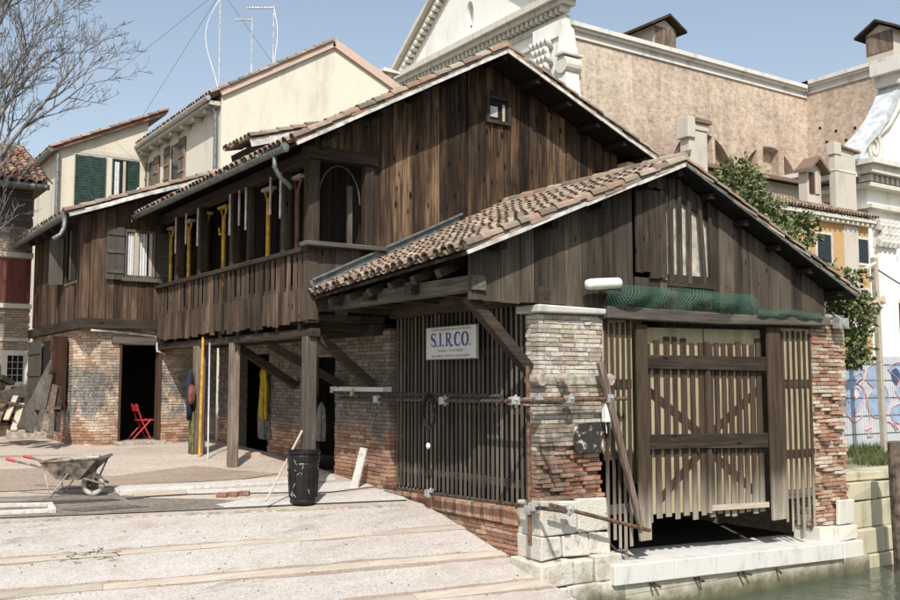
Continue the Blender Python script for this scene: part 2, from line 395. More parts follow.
def tiles(mb, e0, e1, slope, sp=.2, exp=.33, r=.088, seg=5, lift=.03):
    e0, e1, S = V(e0), V(e1), V(slope)
    U = (e1 - e0); L = U.length; U.normalize(); SL = S.length; s = S.normalized(); N = U.cross(s)
    if N.z < 0: N = -N
    nc = max(1, round(L/sp)); sp = L/nc; nr = max(1, round(SL/exp)); exp = SL/nr
    def one(p, ax, sd, nn, r0, r1, ln, up):
        n = seg; vs = []
        for (q, rr) in ((p, r0), (p + ax*ln, r1)):
            for th in (0., .014):
                for i in range(n+1):
                    a = math.pi*i/n
                    vs.append(q + sd*(math.cos(a)*(rr-th)) + nn*(math.sin(a)*(rr-th)*up))
        m = n+1; fs = []
        for i in range(n):
            fs += [(i, i+1, 2*m+i+1, 2*m+i), (m+i+1, m+i, 3*m+i, 3*m+i+1), (i+1, i, m+i, m+i+1)]
        mb.add(vs, fs)
    for i in range(nc+1):
        for j in range(nr):
            for kind in (0, 1):
                if kind == 1 and i == nc: continue
                off = (i if kind == 0 else i + .5)*sp
                p = e0 + U*(off + RU(-.014, .014)) + s*(j*exp + RU(-.035, .02) - .03)
                ang = RU(-.06, .06); ax = (s + U*ang).normalized(); sd = N.cross(ax).normalized()
                ax = (ax - N*.045).normalized()
                if kind == 0: one(p + N*(lift + .045), ax, sd, N, r, r*.8, exp + .09, 1)
                else: one(p + N*(lift + .062), ax, sd, N, r*.8, r*.95, exp + .07, -1)
def gable_roof(parent, y0, y1, Lp, Ap, Rp, tmat='tiles', sp=.2, name='roof', deck='boards_black', right=True, th=.05):
    """tiles and boarded deck over a ridge running along Y; Lp, Ap, Rp = (x,z) of left eave, apex, right eave"""
    d = MB()
    for (a, b) in ((Lp, Ap),) + (((Ap, Rp),) if right else ()):
        d.prism([(a[0], y0, a[1]-th), (b[0], y0, b[1]-th), (b[0], y0, b[1]), (a[0], y0, a[1])], (0, y1-y0, 0))
    o = d.build(name, M[deck], parent)
    t = MB()
    tiles(t, (Lp[0], y0+.02, Lp[1]), (Lp[0], y1, Lp[1]), (Ap[0]-Lp[0], 0, Ap[1]-Lp[1]), sp)
    if right: tiles(t, (Rp[0], y0+.02, Rp[1]), (Rp[0], y1, Rp[1]), (Ap[0]-Rp[0], 0, Ap[1]-Rp[1]), sp)
    for (a, b) in ((Lp, Ap),) + (((Ap, Rp),) if right else ()):
        lo, hi = (a, b) if a[1] < b[1] else (b, a)
        P0, P1 = V((lo[0], y0 - .015, lo[1] + .035)), V((hi[0], y0 - .015, hi[1] + .035)); L = (P1 - P0).length; d_ = (P1 - P0)/L; q = 0.
        while q < L - .1:
            c0 = P0 + d_*q + V((0, .085 + RU(-.02, .012), RU(-.008, .012))); c1_ = c0 + d_*min(.44, L - q + .05) - V((0, 0, .02)); n_ = V((0,1,0)).cross(d_); n_ = n_ if n_.z > 0 else -n_
            vs_ = [cc + V((0, math.cos(math.pi*i/6)*rr, 0)) + n_*(math.sin(math.pi*i/6)*rr - .02) for cc, rr in ((c0, .115), (c1_, .098)) for i in range(7)]
            t.add(vs_, [(i, i+1, 8+i, 7+i) for i in range(6)] + [tuple(range(7))]); q += .36
    y = y0 - .02
    while y < y1 - .1 and right:
        n = 6; pr = [(Ap[0] + .12*math.cos(math.pi*i/n), y, Ap[1] + .06 + .12*math.sin(math.pi*i/n) + RU(-.006, .006)) for i in range(n+1)]
        t.prism(pr, (RU(-.02, .02), .42, .02)); y += .38
    t.build('roof_tiles', M[tmat], o)
    return o
def crown(mb, blobs, n, size=.11):
    tot = sum(b[3] for b in blobs)
    for (c, r, dens, w) in blobs:
        c = V(c)
        for _ in range(int(n*w/tot)):
            d = V((random.gauss(0,1), random.gauss(0,1), random.gauss(0,1))).normalized()
            k = RU(.25, 1.)**.55*(1 + .22*math.sin(d.x*5 + c.x)*math.sin(d.z*6 + d.y*4 + c.y))
            p = c + V((d.x*r[0], d.y*r[1], d.z*r[2]))*k
            ax = (d + V((RU(-1,1), RU(-1,1), RU(-.9,.7)))*.9).normalized(); sd = ax.orthogonal().normalized()
            q = Matrix.Rotation(RU(0, 6.28), 3, ax); sd = q @ sd
            l = size*RU(.5, 1.6); w_ = l*.36; nn = ax.cross(sd)*(l*.12)
            mb.add([p, p + ax*l*.5 + sd*w_ + nn, p + ax*l, p + ax*l*.5 - sd*w_ + nn], [(0,1,2),(0,2,3)])
def garment(mb, c, prof, n=30, fold=.07, seed=0., yaw=0.):
    vs = []; c = V(c); R = Matrix.Rotation(yaw, 3, 'Z')
    for (z, w, t, dx) in prof:
        for j in range(n):
            a = 2*math.pi*j/n; k = 1 + fold*4*(math.sin(5*a + seed + z*2) + .6*math.sin(9*a + seed*3 - z*3))*min(1, (prof[0][0]-z)*2 + .2)
            vs.append(c + R @ V((dx + w*math.cos(a)*k, t*math.sin(a)*k, z)))
    k = len(prof)
    mb.add(vs, [(i*n+j, i*n+(j+1) % n, (i+1)*n+(j+1) % n, (i+1)*n+j) for i in range(k-1) for j in range(n)] + [tuple(range(n)), tuple(range((k-1)*n, k*n))])
def gpoly(pix, z=0., th=.0, name='x', mat=None, kind=True, parent=None):
    pts = [at(u, v, Z=z) for u, v in pix]
    mb = MB()
    if th: mb.prism([p - V((0,0,th)) for p in pts], (0,0,th))
    else: mb.add(pts, [tuple(range(len(pts)))])
    o = mb.build(name, M[mat], parent)
    return struct(o) if kind else o
def blk(mb, x0, x1, y0, y1, z0, z1, j=.012): mb.box(x0, x1, y0, y1, z0, z1, j)
exec_parts = []
# ------------------------------------------------------------------ setting
EZ = -.1
A_, B_, C_ = at(0, 521, Z=EZ), at(416, 503.5, Z=EZ), at(556, 588, X=8.3)
NS = (B_ - A_).cross(C_ - A_).normalized()
def slip_z(x, y): return A_.z - (NS.x*(x - A_.x) + NS.y*(y - A_.y))/NS.z
def atp(u, v, off=0.):
    d = V(ray(u, v)); o = V((0, 0, H)); t = (A_ + V((0,0,off)) - o).dot(NS)/d.dot(NS); return o + d*t
def gz(y, x=6.9):
    s = max(0., y - edge_y(x)); return EZ + (.072*s if s < 6 else .432 + .03*(s - 6) if s < 9 else .522 + .008*(s - 9))
def atg(u, v, off=0.):
    z = .1
    for _ in range(30): p = at(u, v, Z=z + off); z = gz(p.y, p.x)
    return at(u, v, Z=z + off)
def edge_y(x): return A_.y + (B_.y - A_.y)*(x - A_.x)/(B_.x - A_.x)
def setting():
    w = MB(); w.add([(-160,-120,-1.45),(260,-120,-1.45),(260,14.3,-1.45),(-160,14.3,-1.45)], [(0,1,2,3)])
    struct(w.build('water', M['water']))
    g = MB(); g.add([(-300,35.9,-.06),(500,35.9,-.06),(500,600,-.06),(-300,600,-.06)], [(0,1,2,3)])
    struct(g.build('ground', M['dirt']))
    # slipway
    s = MB(); x0, x1 = -40., 8.32; yb = 6.2
    top = [(x1, 9.35), (x1, edge_y(x1)), (x0, edge_y(x0)), (x0, yb), (5.5, yb), (7.6, 8.4)]
    s.prism([V((x, y, slip_z(x, y) - 1.2)) for x, y in top], (0, 0, 1.2))
    slip = struct(s.build('slipway', M['slip_gravel']))
    def strip(p, q, wpx, name, mat, h=.02, split=None):
        P, Q = atp(*p), atp(*q); d = (Q - P).normalized(); n = NS if NS.z > 0 else -NS; sd = n.cross(d)
        mb = MB(); L = (Q - P).length; a = 0
        while a < L - .05:
            b = min(L, a + RU(2.2, 3.4)); k = RU(-.01, .01)
            P1 = P + d*a + sd*k; Q1 = P + d*(b - .012) + sd*(k + RU(-.012, .012)); c = V((0, 0, -.1))
            mb.hexa([P1 - sd*wpx + c, Q1 - sd*wpx + c, Q1 + sd*wpx + c, P1 + sd*wpx + c, P1 - sd*wpx + n*h, Q1 - sd*wpx + n*h, Q1 + sd*wpx + n*h, P1 + sd*wpx + n*h]); a = b
        o = mb.build(name, M[mat], slip, bevel=.006)
        if wpx > .05:
            for sg in (1, -1):
                dm = MB(); k = int(L/.12); vs = []; w_ = .03
                for i in range(k + 1):
                    w_ = min(.11, max(.004, w_ + RU(-.024, .022))); c = P + d*(L*i/k) + n*.004
                    vs += [c + sd*sg*(wpx - .01), c + sd*sg*(wpx + w_)]
                dm.add(vs, [(2*i, 2*i+1, 2*i+3, 2*i+2) for i in range(k)]); dm.build('dirt_line', M['brown_gravel'], slip)
    strip((-300, 585), (466, 526.5), .062, 'timber_strip', 'strip_wood', .010)
    strip((-200, 613), (519, 552), .075, 'timber_strip', 'strip_wood', .012)
    strip((150, 628), (549, 583), .09, 'timber_strip', 'strip_wood', .012)
    strip((-300, 535), (414, 505), .035, 'edge_strip', 'mortar', .015)
    # yard
    y = MB(); xs = [-40, -14, A_.x, 5, 8.34]; rows = [0, 3, 6, 9, 17, 47]
    vs = []
    for r in rows:
        for x in xs:
            yy = edge_y(x) + r
            vs.append((x, yy, gz(yy, x) - .003))
    k = len(xs)
    y.add(vs, [(j*k+i, j*k+i+1, (j+1)*k+i+1, (j+1)*k+i) for j in range(len(rows)-1) for i in range(k-1)])
    y.add([(8.34, 14.2, .01), (15.3, 14.2, .01), (15.3, 60, .4), (8.34, 60, .4)], [(0,1,2,3)])
    struct(y.build('yard', M['yard_gravel']))
    def patch(pix, off, name, mat, th=0.):
        p = [atg(u, v) + V((0,0,off)) for u, v in pix]; mb = MB()
        if th: mb.prism([q - V((0,0,th)) for q in p], (0,0,th))
        else: mb.add(p, [tuple(range(len(p)))])
        return struct(mb.build(name, M[mat], bevel=.008 if th else 0.))
    patch([(-120,462),(0,456),(70,455),(120,458),(180,461),(225,470),(282,474),(240,480),(110,487),(30,491),(-140,497)], .010, 'brown_gravel', 'brown_gravel')
    patch([(-140,506),(0,498),(60,496),(112,493),(150,499),(210,500),(262,503),(296,506),(180,511.5),(0,519),(-160,526)], .014, 'damp_cement', 'damp_cement')
    patch([(112,489),(200,485),(332,477),(336,481),(225,488),(116,493.5)], .05, 'pavement', 'white_cement', .05)
    patch([(118,494),(230,489),(330,484),(420,478),(425,481),(330,493),(225,494),(120,497)], .018, 'white_cement', 'white_cement')
    patch([(215,506),(250,500),(330,494.5),(392,490),(408,501),(290,506),(225,509)], .022, 'white_cement', 'white_cement')
    patch([(336,499),(350,493),(384,490),(388,493),(360,500)], .016, 'white_cement', 'white_cement')
    patch([(-140,512),(0,503.5),(50,502),(112,500),(122,501.5),(60,505),(0,507),(-140,517)], .022, 'wet_stain', 'mud_and_shade')
    patch([(60,511),(90,508),(130,506),(150,508),(120,510.5),(85,513)], .022, 'wet_stain', 'damp_dark')
    patch([(125,499.5),(150,497),(142,499.8),(128,501)], .024, 'wet_stain', 'mud_and_shade')
    # landing platform under the gate
    zl_, zr_ = -.72, -.87; zp = lambda x: zl_ + (zr_ - zl_)*(x - 9.5)/5.
    x = 9.45; pl = struct(root('landing_platform', None, None, (12, 10.4, -.9)))
    p = MB()
    while x < 14.7:
        q = min(x + RU(.85, 1.25), 14.72); y_ = 9.93 + RU(-.012, .012); e = q - .007; c = RU(-.004, .004)
        p.hexa([(x, y_, zp(x) - .27), (e, y_, zp(e) - .27), (e, 11., zp(e) - .27), (x, 11., zp(x) - .27), (x, y_, zp(x) + c), (e, y_, zp(e) + c), (e, 11., zp(e) + c), (x, 11., zp(x) + c)]); x = q
    p.build('platform_slabs', M['istrian_clean'], pl, bevel=.012)
    for x in (10.2, 10.25, 11.1, 11.2, 12.05, 12.15, 13.0):
        p = MB(); p.bar((x, 10.05, zp(x) - .30), (x + RU(-.05,.1), 9.88, zp(x) - .33 - RU(0,.03)), .03, .03); p.build('iron_stub', M['rust_dark'], pl)
    p = MB(); p.box(8.56, 15.2, 11.0, 14.2, -1.3, -.90); struct(p.build('shed_floor', M['mud_and_shade']))  # floor coloured dark; shade behind the gate is put into its colour
    p = MB(); p.box(9.3, 15.5, 10.0, 10.9, -2.4, -1.15, .01); p.prism([(9.4, 10.0, -1.149), (14.75, 10.0, -1.149), (9.4, 10.0, zp(9.4) - .275)], (0, .9, 0)); p.build('platform_foot', M['quay_face'], pl)
    # land to the right of the shed
    p = MB(); p.box(15.36, 130, 10.75, 36, -2.2, .12); struct(p.build('right_bank', M['dirt']))
    # quay wall of yellowish blocks at the right, with a lower step
    q = MB()
    zz = [(-2.3,-1.22,.18),(-1.22,-.78,.14),(-.78,-.30,.0),(-.30,.02,.02),(.02,.20,-.05)]
    for i, (a, b, o_) in enumerate(zz):
        x = 15.42 if i else 15.3
        while x < 34:
            e = x + RU(.75, 1.3)
            if x < 16: e = x + (.95 if i % 2 else 1.5)
            q.box(x, e - .012, 10.36 - o_ + RU(-.012, .012), 10.85, a, b - .012, .02); x = e
    struct(q.build('quay_wall', M['yellow_stone'], bevel=.02))
    # grass tufts on the bank
    gm = MB()
    for _ in range(2600):
        c = at(RU(848, 905), RU(451, 466), Z=.12); c.x += RU(-.25,.25); c.y += RU(-.3,.3)
        if c.y < 10.95: continue
        if math.sin(c.x*2.1)*math.sin(c.y*1.7 + 1) + RU(-.5,.5) < -.05: continue
        h = RU(.04, .16); a = RU(0, 6.28); dx, dy = math.cos(a)*.012, math.sin(a)*.012
        gm.add([c + V((-dx,-dy,0)), c + V((dx,dy,0)), c + V((dy*4+RU(-.03,.03), dx*4, h))], [(0,1,2)])
    for _ in range(2200):
        c = at(RU(846, 880), RU(450, 458), Z=.12); c.y = 14.2 + RU(-1.1, .1); c.x = RU(17, 22.5)
        h = RU(.08, .28); a = RU(0, 6.28); dx, dy = math.cos(a)*.014, math.sin(a)*.014
        gm.add([c + V((-dx,-dy,0)), c + V((dx,dy,0)), c + V((dy*5+RU(-.05,.05), dx*5, h))], [(0,1,2)])
    tag(gm.build('grass', M['grass_blade'], norm=False), 'short green grass growing on the bank below the painted fence', 'grass', kind='stuff')
setting()
def litter():
    m = MB()
    for _ in range(34):
        p = atp(92 + random.gauss(0, 16), 555 + random.gauss(0, 4), .012); a = RU(0, 6.28); l = RU(.03, .12); d = V((math.cos(a)*l, math.sin(a)*l, 0)); q = p + d; q.z = slip_z(q.x, q.y) + .014
        e = q + V((RU(-.05,.05), RU(-.05,.05), 0)); e.z = slip_z(e.x, e.y) + .016; m.tube([p, q, e], [.004, .003, .002], 4)
    for _ in range(60):
        p = atp(RU(0, 520), RU(515, 600), .006); a = RU(0, 6.28); l = RU(.01, .035); q = p + V((math.cos(a)*l, math.sin(a)*l, 0)); q.z = slip_z(q.x, q.y) + .01; m.tube([p, q], [.006, .004], 4)
    tag(m.build('twig_litter', M['beam_x']), 'scattered dry twigs and crumbs lying on the pale slipway', 'litter', kind='stuff')
litter()
# ------------------------------------------------------------------ boat shed in front
def boat_shed():
    r = root('boat_shed', 'low grey board boat shed with tiled gable roof and slatted water gate', 'boathouse', (8.4, 10.2, -.9))
    Lp, Ap, Rp = (6.92, 3.44), (10.91, 5.06), (15.17, 3.28); YV, YB = 9.86, 14.16
    def sag(o):
        for v in o.data.vertices:
            if v.co.x < Ap[0]: v.co.z -= .26*min(1.15, (Ap[0] - v.co.x)/(Ap[0] - Lp[0]))*max(0., (v.co.y - YV)/(YB - YV))
        return o
    under = lambda x: (Lp[1] + (x-Lp[0])*(Ap[1]-Lp[1])/(Ap[0]-Lp[0]) if x < Ap[0] else Ap[1] + (x-Ap[0])*(Rp[1]-Ap[1])/(Rp[0]-Ap[0])) - .07
    rf = gable_roof(r, YV, YB, Lp, Ap, Rp); sag(rf); sag(rf.children[0])
    for (a, b) in ((Lp, Ap), (Ap, Rp)):
        m = MB(); n = 4
        for i in range(n):
            p = V((a[0]+(b[0]-a[0])*i/n, YV - .03, a[1] - .012+(b[1]-a[1])*i/n - .005)); q = V((a[0]+(b[0]-a[0])*(i+1)/n, YV - .03, a[1] - .012+(b[1]-a[1])*(i+1)/n - .005))
            m.bar(p, q + V((0,0,RU(-.012,.012))), .03, .05 if a == Lp else .03)
        m.build('verge_strip', M['verge_metal'] if a == Lp else M['zinc'], rf)
    for x in (7.55, 8.45, 9.35, 10.25, 10.9, 11.6, 12.4, 13.2, 14.0, 14.8):
        m = MB(); z = under(x) - .005; m.box(x-.05, x+.05, YV + .05 + RU(-.02,.03), YB - .1, z-.09, z, .006); sag(m.build('purlin', M['boards_black'], rf))
    y = 10.6
    while y < 14.1:                                      # rafters showing below the left eave
        m = MB(); m.bar((Lp[0] + .06, y, Lp[1] - .17), (Ap[0] - .1, y, Ap[1] - .19), .1, .12); sag(m.build('rafter', M['beam_x'], rf)); y += .62
    m = MB(); m.bar((6.86, 14.08, 3.30), (9.75, 14.08, 4.66), .03, .26); m.bar((6.84, 14.05, 3.44), (9.77, 14.05, 4.80), .07, .03); m.build('flashing', M['zinc'], rf)
    # gable boards
    g = MB(); top = lambda x: under(x) - .01
    planks(g, 'Y', 10.17, 7.18, 10.14, 2.86, top, (.24, .34), .03, .012)
    planks(g, 'Y', 10.17, 10.14, 10.84, lambda a: 4.72 if a > 10.2 else 2.88, top, (.2, .3), .03, .02)
    planks(g, 'Y', 10.17, 10.84, 11.84, lambda a: under(a) - .3, top, (.2, .3), .03, .01)
    planks(g, 'Y', 10.17, 10.16, 11.84, 2.86, 3.34, (.2, .3), .03, .02)
    planks(g, 'Y', 10.17, 11.84, 14.72, lambda a: 2.86 + (.04 if a > 13.4 else 0), top, (.17, .36), .03, .03)
    g.build('gable_boards', M['boards_shed'], r)
    s = MB(); planks(s, 'Y', 10.13, 10.16, 10.80, 3.38, 4.66, (.13, .2), .03, .05); s.build('board_shutter', M['beam_z'], r)
    c = MB(); c.box(10.80, 11.86, 10.225, 10.245, 3.3, 4.85); c.build('gable_canvas', M['canvas'], r)
    b = MB()
    for x, tl in ((10.9, .0), (11.09, .0), (11.3, -.01), (11.58, .05), (11.78, .02)):
        b.bar((x + tl, 10.13, 3.3), (x - tl, 10.13, under(x) - .02), .075, .03, (0,1,0))
    b.build('gable_bars', M['beam_z'], r)
    m = MB(); m.box(10.84, 11.85, 10.12, 10.165, 3.24, 3.42, .006); m.build('gable_sill', M['beam_x'], r)
    # left pillar
    P = MB(); x0, x1, y0, y1 = 8.36, 9.53, 10.2, 10.48
    ero = lambda a, z: (.035 + .05*max(0, math.sin(a*9 + z*23)) if .2 < z < .92 else 0.) + (RU(0, .03) if z < .95 else 0)
    bricks(P, 'Y', y0, x0, x1, .2, 2.74, .25, .061, .17, .007, erode=ero)
    bricks(P, 'X', x0, y0 + .175, y1, .2, 2.74, .25, .061, .12, .007, erode=lambda a, z: ero(a, z)*.6)
    bricks(P, 'X', x1 - .11, y0 + .18, y1, .2, 2.74, .25, .061, .11, .007, sgn=-1)
    P.mi = 1; P.box(x0 + .022, x1 - .022, y0 + .024, y1 - .01, .98, 2.74); P.box(x0 + .12, x1 - .03, y0 + .125, y1 - .01, .15, .975)
    pil = P.build('brick_pillar', [M['brick_pillar'], M['mortar']], r)
    S = MB()
    for (z0, z1, a0, a1, c, n) in ((-.26, .2, 8.33, 9.55, 10.15, 2), (-.57, -.27, 8.33, 9.56, 10.14, 3), (-.92, -.58, 8.22, 9.70, 10.02, 3), (-1.2, -.93, 8.20, 9.72, 9.98, 3), (-1.9, -1.21, 8.15, 9.82, 9.92, 3)):
        ws = [RU(.7, 1.3) for _ in range(n)]; t = sum(ws); a = a0
        for w in ws:
            b = a + (a1-a0)*w/t; S.box(a + .004, b - .008, c + RU(-.02, .02), 10.68, z0 + .004, z1 - .006, .024); a = b
    S.build('stone_base', M['istrian_base'], pil, bevel=.02)
    S = MB(); S.box(8.28, 9.62, 10.08, 10.6, 2.745, 2.835, .02); S.build('stone_cap', M['cornice_stone'], pil, bevel=.02)
    S = MB(); S.box(8.34, 9.55, 10.18, 10.48, 1.76, 1.9, .012); S.build('stone_band', M['mortar'], pil, bevel=.02)
    for x, y in ((8.36, 10.22), (8.72, 10.1), (9.5, 10.1)):
        m = MB(); m.tube([(x, y - .10, 1.83), (x, y + .2, 1.83)], .085, 12); m.build('stone_corbel', M['mortar'], pil, bevel=.01)
    m = MB(); n = 11
    m.prism([(9.23 + .27*math.copysign(abs(math.cos(2*math.pi*i/16))**.35, math.cos(2*math.pi*i/16)) + RU(-.015,.015), 10.155, 1.02 + .21*math.copysign(abs(math.sin(2*math.pi*i/16))**.35, math.sin(2*math.pi*i/16)) + RU(-.015,.015)) for i in range(16)], (0, .03, 0)); m.build('tar_patch', M['tarflake'], pil)
    # right pillar
    P = MB(); x0, x1 = 14.36, 15.3
    er2 = lambda a, z: (.05*max(0, math.sin(a*7 + z*19 + math.sin(z*5)*2)) + RU(0, .03)) * (1.3 if z < 1.6 else .3)
    bricks(P, 'Y', 10.2, x0, x1, -.62, 2.98, .25, .064, .2, .012, erode=er2)
    bricks(P, 'X', x0, 10.41, 10.66, -.62, 2.98, .25, .064, .11, .008)
    bricks(P, 'X', x1 - .11, 10.315, 13.9, -.62, 2.6, .25, .064, .11, .008, sgn=-1)
    P.mi = 1; P.box(x0 + .03, x1 - .03, 10.32, 10.64, -.7, 2.98); P.box(x1 - .4, x1 - .02, 10.645, 14.1, -1.2, 3.165)
    pr = P.build('brick_pillar', [M['brick_pillar_red'], M['mortar']], r); pr['label'] = 'ragged red brick pillar'
    S = MB(); S.box(14.72, 15.36, 10.1, 10.7, -.9, -.64, .02); S.box(14.86, 15.32, 10.13, 10.19, -.63, -.22, .015); S.box(14.4, 15.4, 10.03, 10.7, -1.3, -.91, .02); S.box(14.4, 14.72, 10.17, 10.7, -.9, -.64, .02); S.build('stone_base', M['istrian'], pr, bevel=.03)
    fl = MB(); fl.box(14.86, 15.12, 9.98, 10.13, 2.72, 2.9, .01); fl.bar((14.99, 10.06, 2.9), (14.99, 10.19, 2.98), .05, .03); fl.tube([(14.99, 9.96, 2.8), (14.99, 9.98, 2.8)], .07, 10)
    tag(fl.build('floodlight', M['galv'], bevel=.01), 'small grey floodlight box fixed high on the ragged right brick pillar', 'floodlight')
    # lintel
    m = MB(); m.bar((9.5, 10.14, 2.79), (12.1, 10.12, 2.78), .2, .18); m.bar((12.1, 10.13, 2.78), (14.7, 10.14, 2.84), .19, .16); m.build('lintel', M['grey_x'], r, bevel=.02)
    # gate
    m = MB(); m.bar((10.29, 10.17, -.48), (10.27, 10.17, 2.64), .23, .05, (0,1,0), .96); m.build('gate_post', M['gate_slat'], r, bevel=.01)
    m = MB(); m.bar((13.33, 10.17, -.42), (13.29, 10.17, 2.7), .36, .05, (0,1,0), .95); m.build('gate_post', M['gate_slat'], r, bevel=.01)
    def zl(u0, v0, u1, v1, yy=10.25):
        p, q = at(u0, v0, Y=yy), at(u1, v1, Y=yy); return lambda x: p.z + (q.z - p.z)*(x - p.x)/(q.x - p.x)
    foot, head = zl(650, 520, 766, 512), zl(650, 336, 762, 338)
    r1a, r1b, r2a, r2b = zl(645, 355, 762, 357), zl(645, 369, 762, 371), zl(645, 434.5, 764, 433), zl(645, 449, 764, 448)
    def leaf(a0, a1, flip):
        m = MB(); n = 7
        for i in range(n + (1 if flip else 0)):
            a = a0 + .08 + (a1 - a0 - .16)*i/(n - (0 if flip else 1)); b = a + RU(-.018, .018)
            m.bar((a, 10.27, foot(a) + RU(-.05, .03)), (b, 10.27, head(b) + RU(-.12, .0)), RU(.095, .125), .016, (0,1,0), RU(.88, 1.))
        o = m.build('gate_leaf', M['gate_slat'], r)
        q = MB(); q.prism([(a0, 10.295, foot(a0) + .07), (a1, 10.295, foot(a1) + .07), (a1, 10.295, head(a1) + .13), (a0, 10.295, head(a0) + .13)], (0, .02, 0)); q.build('backing_sheet', M['gate_backing'], o)
        for lo, hi in ((r1b, r1a), (r2b, r2a)):
            q = MB(); q.prism([(a0 - .02, 10.19, lo(a0) + RU(-.012,.012)), (a1 + .01, 10.19, lo(a1) + RU(-.012,.012)), (a1 + .01, 10.19, hi(a1)), (a0 - .02, 10.19, hi(a0))], (0, .06, 0)); q.build('rail', M['beam_x'], o, bevel=.006)
        for (p, q_) in (((a0 + .12, 1.66), (a1 - .06, .98)), ((a1 - .15, .70), (a0 + .3, 0.06))) if not flip else (((a1 - .12, 1.66), (a0 + .06, .98)), ((a0 + .1, .70), (a1 - .2, .02))):
            q = MB(); q.bar((p[0], 10.288, p[1]), (q_[0], 10.288, q_[1]), .009, .13); q.build('diagonal_brace', M['beam_z'], o)
        if flip:
            q = MB(); q.bar((a0, 10.225, foot(a0) + .12), (a1, 10.225, foot(a1) + .12), .05, .08); q.build('bottom_rail', M['pale_x'], o)
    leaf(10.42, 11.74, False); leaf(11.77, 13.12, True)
    m = MB(); m.bar((11.755, 10.235, -.2), (11.755, 10.235, 2.42), .08, .05, (0,1,0)); m.build('meeting_stile', M['gate_slat'], r)
    for (a0, a1, n, zb, zk, rails) in ((9.57, 10.13, 5, -.62, .78, (1.78, .76, .0)), (13.53, 14.40, 6, -.66, .02, (1.78, .62, -.05))):
        m = MB()
        for i in range(n):
            a = a0 + (a1 - a0)*(i + .5)/n; m.bar((a + RU(-.012,.012), 10.225, zb + RU(-.22, .2)), (a, 10.225, 2.68 + RU(-.06,.03)), RU(.046, .06), .014, (0,1,0))
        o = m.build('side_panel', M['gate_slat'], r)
        q = MB(); q.box(a0, a1 + .03, 10.252, 10.265, zk, 2.7); q.build('backing_sheet', M['gate_backing'], o)
        for z in rails:
            q = MB(); q.box(a0, a1, 10.234, 10.250, z - .07, z + .06, .002); q.build('rail', M['beam_x'] if z > .3 else M['grey_x'], o)
    # lattice on the left flank with its brick sill
    L = MB(); y = 10.50
    while y < 14.05:
        L.box(8.40, 8.413, y, y + RU(.040, .052), .1, 2.86, .004); y += RU(.108, .122)
    lat = L.build('lattice_screen', M['grey_z'], r)
    for z in (.32, 1.35, 2.2):
        q = MB(); q.box(8.44, 8.5, 10.68, 14.08, z, z + .1, .006); q.build('rail', M['beam_y'], lat)
    q = MB(); q.box(8.60, 8.64, 10.7, 14.1, .1, 2.85); q.build('shade_backing', M['boards_black'], lat)  # black sheet stands in for the unlit interior between the slats
    m = MB(); m.box(8.32, 8.54, 10.15, 14.12, 2.87, 3.1, .008); m.build('wall_plate', M['beam_y'], r)
    m = MB(); m.box(7.2, 7.42, 10.12, 14.2, 2.99, 3.18, .008); m.build('eave_beam', M['grey_y'], r)
    for y in (11.4, 12.6, 13.7):
        m = MB(); m.box(7.06, 8.5, y, y + .17, 3.02, 3.24 - .05*(y - 10.5), .006); m.build('tie_beam', M['beam_x'], r)
    sl = MB(); bricks(sl, 'X', 8.33, 10.66, 14.1, -1.0, -.16, .25, .062, .2, .01, zb=lambda y: slip_z(8.3, y) - .05)
    y = 10.62
    while y < 14.1: sl.mi = 0; sl.box(8.29, 8.56, y, y + .068, -.155, .05 + RU(-.012,.012), .006); y += .078
    sl.mi = 1; sl.box(8.36, 8.55, 10.6, 14.13, -1.2, -.01); sl.build('brick_sill', [M['brick_sill'], M['mortar']], r)
    for (p, q_) in (((7.28, 10.33, 2.92), (8.30, 10.36, 1.98)), ((7.0, 14.5, 2.7), (8.2, 14.5, 1.75)),):
        m = MB(); m.bar(p, q_, .15, .15); m.build('brace', M['beam_x'], r, bevel=.01)
    return r
boat_shed()
